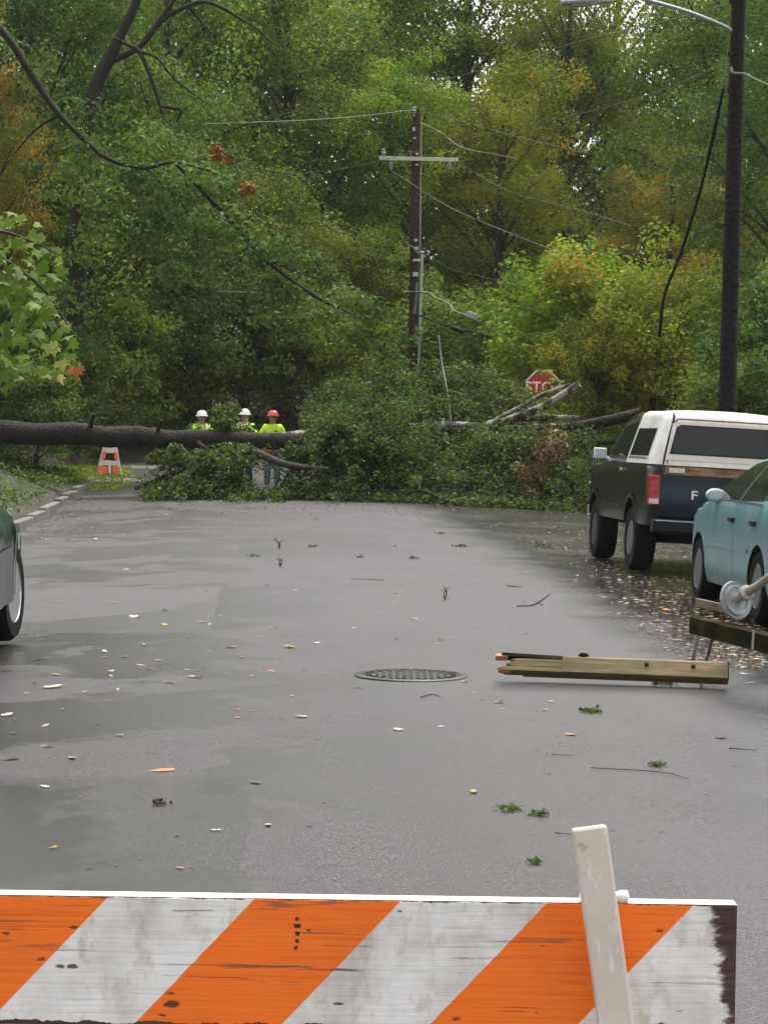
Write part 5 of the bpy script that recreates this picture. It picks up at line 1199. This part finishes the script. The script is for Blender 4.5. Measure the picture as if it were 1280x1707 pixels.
    if belt: q = MB(); q.box((-.06, -.155, .93), (.30, .05, .09)); q.build('belt', belt, r, bevel=.015)
    return r
person('worker in a white helmet and lime high-visibility jacket, leftmost of the three beyond the trunk', 335, 54.6, R(12), M_hw, M_vis, M_navy, [(.30, .02, 1.17), (.30, .0, 1.17)], [(.30, -.16, .98), (.22, -.22, 1.06)], .04, h=1.035)
person('worker in a white helmet and lime high-visibility jacket, standing in the middle of the three', 409, 54.5, R(-28), M_hw, M_vis, M_navy, [(.28, .03, 1.15), (.26, -.06, 1.15)], [(.27, -.08, .92), (.14, -.26, 1.10)], .02, h=1.05)
person('worker in a red helmet, plain lime shirt and blue jeans, rightmost of the three', 454, 54.3, R(4), M_hr, M_vis, M_jean, [(.31, .04, 1.16), (.31, .04, 1.16)], [(.27, -.12, .94), (.24, -.14, .95)], .03, vest_tape=False, belt=M_og, h=1.035)

# ------------------------------------------------------------------ small plastic barricade on the left verge
M_po = plain('fluorescent_orange_sheet', (.88, .15, .045), .4, var=.1); M_pw = plain('dirty_white_plastic', (.66, .60, .52), .45, var=.2, scale=8)
p = at(181, 797, 60.5); g = float(ground_z(p.x, p.y)); pb = thing('folding_barricade', 'small white plastic folding barricade with orange sheeting on the left verge beneath the trunk', 'barricade', (p.x, p.y, g), (0, R(2), R(14)))
def ring(outer, inner): return outer, inner
for sd, tl in ((-1, 1), (1, -1)):
    e = MB(); T4 = Matrix.Translation((0, sd * .17, 0)) @ Matrix.Rotation(R(10) * sd, 4, 'X') @ Matrix.Rotation(R(90), 4, 'X')
    bars = [[(-.34, 0), (-.24, 0), (-.10, .83), (-.17, .83)], [(.24, 0), (.34, 0), (.17, .83), (.10, .83)], [(-.156, .74), (.156, .74), (.16, .81), (-.16, .81)], [(-.21, .30), (.21, .30), (.19, .42), (-.19, .42)], [(-.04, .02), (.04, .02), (.035, .31), (-.035, .31)], [(-.115, .62), (.115, .62), (.115, .75), (-.115, .75)]]
    for i, b_ in enumerate(bars): e.prism(b_, .045 + .004 * (i % 3), T4)
    pn = e.build('panel', M_pw, pb, bevel=.006)
    for b_ in ([(-.315, .02), (-.06, .02), (-.075, .27), (-.285, .27)], [(.06, .02), (.285, .02), (.255, .27), (.075, .27)]):
        q = MB(); q.prism(b_, .012, T4 @ Matrix.Translation((0, 0, .028 * -sd))); q.build('orange_sheet', M_po, pn)
    for x in (-.17, .17):
        q = MB(); q.prism([(x - .045, .46), (x + .045, .46), (x * .85 + .04, .64), (x * .85 - .04, .64)], .012, T4 @ Matrix.Translation((0, 0, .030 * -sd))); q.build('orange_sheet', M_po, pn)
m = MB(); m.tube([(-.19, 0, .85), (.19, 0, .85)], .03, 10); m.build('handle', M_pw, pb, 40)
# ================================================================== LEAVES AND TWIGS ON THE ROAD
random.seed(21)
def leafmat(name, c, var=.35): return plain(name, c, .45, var=var, scale=60, spec=.25)
LM = {'P': leafmat('pale_leaf', (.30, .235, .15)), 'O': leafmat('orange_leaf', (.52, .17, .045)), 'Y': leafmat('yellow_leaf', (.36, .22, .05)), 'B': leafmat('brown_leaf', (.12, .06, .03)), 'R': leafmat('dark_red_leaf', (.13, .035, .028)), 'G': leafmat('green_leaf', (.055, .10, .022)), 'W': leafmat('white_leaf', (.44, .39, .30)), 'D': leafmat('dark_leaf', (.03, .024, .018))}
def leaf_mesh(kind, seed):
    rd = random.Random(seed); pts = []
    if kind == 'maple':
        base = [(0, -.45), (.14, -.16), (.42, -.22), (.34, -.02), (.52, .16), (.26, .18), (.28, .38), (.10, .30), (0, .55)]
    elif kind == 'torn':
        base = [(0, -.5), (.12, -.3), (.22, -.1), (.10, .0), (.24, .14), (.16, .32), (0, .48)]
    else:
        base = [(0, -.52), (.10, -.36), (.20, -.16), (.24, .04), (.20, .24), (.11, .42), (0, .54)]
    R_ = base + [(-x * rd.uniform(.8, 1.1), y * rd.uniform(.92, 1.05)) for x, y in base[-2:0:-1]]
    cu = rd.uniform(.05, .25); tw = rd.uniform(-.25, .25); V = [(0, 0, .02)]
    for x, y in R_: V.append((x, y, .02 + cu * (x * x * 1.6 + max(0, y) ** 2 * .6) + tw * x * y + rd.uniform(0, .04)))
    V += [(0, -.75, .015), (.018, -.45, .02), (-.018, -.45, .02)]
    k = len(R_); me = bpy.data.meshes.new('leaf')
    me.from_pydata(V, [], [(0, 1 + i, 1 + (i + 1) % k) for i in range(k)] + [(k + 1, k + 2, k + 3)]); me.update(); return me
LMESH = {}
def fallen(kind, col, px, py, wpx, label, group, name='fallen_leaf'):
    p = on_road(px, py, .004); d = p.y; key = (kind, col, random.randrange(3))
    if key not in LMESH:
        me = leaf_mesh(kind, len(kind) + key[2] * 13 + ord(col)); me.materials.append(LM[col]); LMESH[key] = me
    o = link(bpy.data.objects.new(name, LMESH[key])); s = wpx / (F / d) * 1.15
    o.location = p; o.scale = (s, s, s * random.uniform(.6, 1.3)); o.rotation_euler = (random.gauss(0, .08), random.gauss(0, .08), random.uniform(0, 6.28) if wpx > 8 else random.choice((1.57, -1.57)) + random.gauss(0, .6))
    return tag(o, label, 'leaf', group)
UNIQUE = [
    ('maple', 'O', 950, 1226, 21, 'orange leaf lying between the snapped crossarm and the barricade'), ('oval', 'O', 457, 1048, 13, 'orange leaf left of the manhole, farther of two in line'), ('oval', 'O', 453, 1120, 15, 'orange leaf level with the manhole, nearer of two in line'),
    ('oval', 'Y', 790, 1322, 24, 'yellow leaf lying straight beyond the striped board'), ('torn', 'W', 447, 1377, 24, 'large cream leaf lying near the board, right one of a close pair'), ('torn', 'W', 360, 1386, 20, 'cream leaf lying near the board, left one of a close pair'),
    ('torn', 'W', 120, 1265, 28, 'large cream leaf at lower left on the dark asphalt patch'), ('maple', 'B', 1203, 1231, 22, 'brown curled leaf at lower right below the snapped crossarm'), ('oval', 'O', 271, 1286, 36, 'long tan strip of leaf at lower left'), ('torn', 'P', 78, 1246, 22, 'tan torn leaf above the large cream leaf'),
    ('oval', 'P', 141, 1155, 13, 'pinkish leaf standing on edge left of the middle'), ('maple', 'Y', 264, 1102, 13, 'round yellow leaf right of the green car wheel'), ('maple', 'Y', 92, 1126, 18, 'yellow leaf in the litter below the green car wheel'), ('torn', 'P', 57, 1139, 14, 'tan leaf closest to the left edge below the wheel'),
    ('oval', 'R', 177, 1097, 15, 'dark red leaf right of the green car wheel'), ('oval', 'R', 17, 1267, 30, 'dark red leaf at the left edge of the road'), ('torn', 'Y', 1065, 960, 14, 'yellow leaf beside the rear wheel of the dark truck'), ('oval', 'G', 23, 1224, 13, 'small green leaf at the left edge'),
    ('torn', 'P', 275, 1218 - 260 + 60, 20, 'cream strip on the left lane beyond the wheel'), ('oval', 'R', 665, 989, 26, 'dark red leaf lying far out in the middle of the road'), ('torn', 'Y', 917, 1144, 20, 'pale yellow leaf just in front of the snapped crossarm'), ('maple', 'O', 774, 1138, 13, 'orange leaf at the right rim of the manhole'),
    ('maple', 'O', 1112, 1018, 18, 'orange leaf left of the mossy crossarm'), ('maple', 'B', 1205, 1095, 22, 'brown leaf clump under the mossy crossarm'), ('oval', 'O', 300, 1449, 16, 'small reddish leaf close behind the striped board'), ('torn', 'Y', 735, 1217 - 150, 16, 'yellowish leaf right of the middle beyond the manhole')]
for k_, c_, px, py, w_, lb in UNIQUE: fallen(k_, c_, px, py, w_, lb, 'single leaves on the road')
PALE = [(226, 1029, 20), (335, 1038, 18), (367, 1027, 14), (275, 1043, 26), (240, 1076, 18), (194, 1064, 14), (385, 1080, 20), (482, 1080, 24), (528, 1073, 14), (174, 1087, 20), (206, 1096, 14), (235, 1110, 16), (250, 1117, 12), (186, 1120, 20), (185, 1128, 14), (311, 1118, 12), (326, 1130, 26), (283, 1139, 22), (88, 1147, 40), (547, 1125, 14), (597, 1147, 16), (503, 1196, 24), (663, 1218, 20), (735, 1213, 14), (190, 1005, 18), (95, 1004, 18), (12, 1193, 30), (25, 1200, 10), (76, 1211, 18), (200, 1227, 14), (88, 1415, 16), (425, 1306, 26), (75, 1313, 22), (920, 1171, 12), (832, 1175 - 3, 18), (908, 1187 - 2, 12), (493, 985, 14), (660, 1005, 14), (690, 1032, 14), (875, 1057, 14), (160, 900, 18), (120, 902, 16), (1168, 1139, 18), (1240, 1125, 16), (350, 1034 + 8, 12), (430, 1063, 12), (590, 1048, 10), (62, 1101, 18), (30, 1052, 14), (210, 950, 12), (1250, 1140, 18)]
for px, py, w_ in PALE: fallen(random.choice(('maple', 'torn', 'torn')), random.choice('PPWYP'), px, py, w_, 'pale leaf fragment lying flat on the wet asphalt', 'pale leaf fragments on the road')
for i in range(75):
    py = 875 + 330 * random.random() ** 1.2; px = random.uniform(30, 1000) if random.random() < .6 else random.uniform(30, 420)
    fallen(random.choice(('oval', 'torn', 'maple')), random.choice('PPBYO'), px, py, random.uniform(5, 11) * (.55 + (py - 870) / 500), 'small tan leaf lying flat farther up the wet road', 'small tan leaves on the road')
for i in range(110):
    px, py = random.uniform(20, 1270), 870 + 600 * random.random() ** 1.3
    if px > 1040 and py < 1000: continue
    w_ = random.uniform(4, 9) * (.6 + (py - 870) / 700)
    fallen(random.choice(('oval', 'torn')), random.choice('DDDBR'), px, py, w_, 'small dark leaf scrap lying on the wet asphalt', 'dark leaf scraps on the road')
# green sprigs and twigs torn from the tree
SPRIG = [(465, 915, 16, 20, 'G', 'upright green sprig left of the middle near the fallen crown'), (467, 945, 14, 18, 'G', 'upright green sprig just nearer than the first'), (741, 1000, 16, 24, 'G', 'thin upright green sprig standing right of the middle'), (600, 930, 16, 12, 'G', 'low green sprig straight ahead in the far middle'),
         (690, 932, 18, 12, 'D', 'low dark sprig right of the far middle one'), (425, 928, 22, 6, 'G', 'flat green sprig left of the upright ones'), (520, 912, 22, 6, 'G', 'flat green sprig right of the upright ones'), (985, 1187, 44, 12, 'G', 'green leafy sprig below the snapped crossarm'), (850, 1352, 44, 16, 'G', 'mossy green clump behind the board, left one'), (900, 1360, 34, 14, 'G', 'mossy green clump behind the board, right one'),
         (892, 1440, 22, 10, 'G', 'small mossy clump close to the board beside the white leg'), (1095, 1277, 34, 10, 'G', 'mossy sprig at lower right of the road'), (267, 1343, 26, 14, 'D', 'dark green crumpled sprig at the lower left'), (910, 913, 40, 22, 'G', 'bushy green tuft of leaves left of the truck wheel'), (1105, 1141, 44, 8, 'G', 'flat green leaves beneath the snapped crossarm'),
         (770, 912, 26, 12, 'D', 'dark sprig right of the far middle of the road'), (735, 890, 20, 8, 'G', 'small green sprig close to the fallen crown'), (1055, 985, 22, 12, 'G', 'green sprig on the littered asphalt by the truck')]
for px, py, w_, h_, c_, lb in SPRIG:
    p = on_road(px, py); d = p.y; sw = w_ / (F / d); shh = max(.03, h_ / (F / d)); tall = h_ >= w_
    m = MB(); V = []; Fq = []
    r = thing('leaf_sprig', lb, 'sprig', p, (0, 0, 0), 'green sprigs on the road')
    if tall:
        for k_ in range(4): m.tube([(0, 0, .004), (random.uniform(-.3, .3) * sw, random.uniform(-.2, .2) * sw, shh * .5), (random.uniform(-.6, .6) * sw, random.uniform(-.3, .3) * sw, shh * random.uniform(.7, 1))], [.006, .004, .003], 4, 4)
    else:
        for k_ in range(3): a = random.uniform(0, 6.28); m.tube([(-.4 * sw * math.cos(a), -.4 * sw * math.sin(a), .008), (0, 0, shh * .25), (.45 * sw * math.cos(a), .45 * sw * math.sin(a), .008)], .004, 4, 4)
    m.build('stem', LM['D'], r)
    n = 9 if tall else (34 if w_ > 30 else 18)
    Cc = np.stack([rng.normal(size=n) * sw * .23, rng.normal(size=n) * sw * (.2 if tall else .33), np.abs(rng.normal(size=n)) * shh * (.5 if tall else .18) + .008], 1)
    V, Fq, T = leaf_cloud(Cc, .012, 3, max(.02, min(.04, sw * .18)), flat=.5, up=.6, aspect=.4); V[:, 2] = np.maximum(V[:, 2], .005)
    put('leaves', np_mesh('leaves', V, Fq, T), G_fall if c_ == 'G' else LM['D'], r)
TW = [([(862, 1012), (888, 1010), (905, 1000), (918, 990)], .010, 'curved twig lying right of the far middle of the road'), ([(905, 1010), (892, 1004)], .007, 'short twig beside the curved twig'), ([(700, 1165), (720, 1160), (735, 1164)], .006, 'thin twig in front of the manhole'), ([(845, 978), (872, 980)], .010, 'dark twig beyond the curved twig'),
      ([(920, 1261), (960, 1262)], .004, 'thin straight twig below the green sprig'), ([(1215, 1250), (1262, 1254)], .006, 'dark twig near the lower right edge'), ([(985, 1283), (1100, 1290), (1150, 1302)], .004, 'long hair-thin twig at the lower right'), ([(640, 860 + 108), (585, 966)], .010, 'reddish twig lying left of the far red leaf'), ([(925, 1392), (955, 1395)], .004, 'thin twig left of the white leg')]
for pts, rad, lb in TW:
    P = [on_road(x, y, .008) for x, y in pts]; m = MB(); m.origin = P[0].copy(); m.tube(P, [rad * .6] * (len(P) - 1) + [rad * .25], 5, 5 * len(P)); o = m.build('twig', M_rusty if 'red' in lb else M_bark_dark, None, 60); o.location = m.origin; tag(o, lb, 'twig', 'twigs on the road')
# litter too dense to count: by the right kerb, along the left gutter, and under the fallen crown
LIT = leafy('wet_leaf_litter', [(0, (.030, .022, .016)), (.3, (.10, .06, .032)), (.58, (.20, .12, .055)), (.78, (.24, .18, .105)), (.93, (.38, .33, .26)), (1, (.34, .12, .04))], rough=.22, trans=.05)
P = []
while len(P) < 4600:
    px, py = random.uniform(760, 1275), random.uniform(872, 1115)
    left = np.interp(py, [870, 900, 950, 1000, 1060, 1115], [760, 850, 930, 985, 1060, 1150])
    if px < left + abs(random.gauss(0, 70)): continue
    P.append(on_road(px, py, .006))
while len(P) < 5700:
    px, py = random.uniform(20, 260), random.uniform(825, 900)
    q = on_road(px, py, .006); s = q.x - float(xc(q.y))
    if s < -6.6 or s > -5.45 + abs(random.gauss(0, .9)): continue
    if s < -5.45: q.z = float(ground_z(q.x, q.y)) + .02
    P.append(q)
while len(P) < 6600:
    px, py = random.uniform(215, 1000), 838 + abs(random.gauss(0, 14)); P.append(on_road(px, py, .006))
P = np.array([tuple(p) for p in P]); N = len(P)
a = rng.uniform(0, 2 * math.pi, N); L = rng.uniform(.03, .085, N); W = L * rng.uniform(.3, .7, N); ca, sa = np.cos(a), np.sin(a); V = np.zeros((N, 4, 3))
for i, (u, w_) in enumerate(((-.5, 0), (-.05, .5), (.5, 0), (.05, -.5))):
    V[:, i, 0] = P[:, 0] + ca * L * u - sa * W * w_; V[:, i, 1] = P[:, 1] + sa * L * u + ca * W * w_; V[:, i, 2] = P[:, 2] + rng.uniform(0, .012, N)
put('leaf_litter', np_mesh('leaf_litter', V.reshape(-1, 3), np.arange(N * 4).reshape(-1, 4), rng.random(N)), LIT, kind='stuff')

# ------------------------------------------------------------------ thin haze added to lift the dark gaps in the woods
hz = MB(); hz.box((0, 60, 20), (400, 300, 46)); o = hz.build('haze', None, kind='stuff')
t = bpy.data.materials.new('haze_air'); t.use_nodes = True; n = t.node_tree.nodes; n.remove(n['Principled BSDF']); v = n.new('ShaderNodeVolumePrincipled'); v.inputs['Color'].default_value = (.9, .92, .95, 1); v.inputs['Density'].default_value = .00016
t.node_tree.links.new(v.outputs[0], n['Material Output'].inputs['Volume']); o.data.materials.append(t)
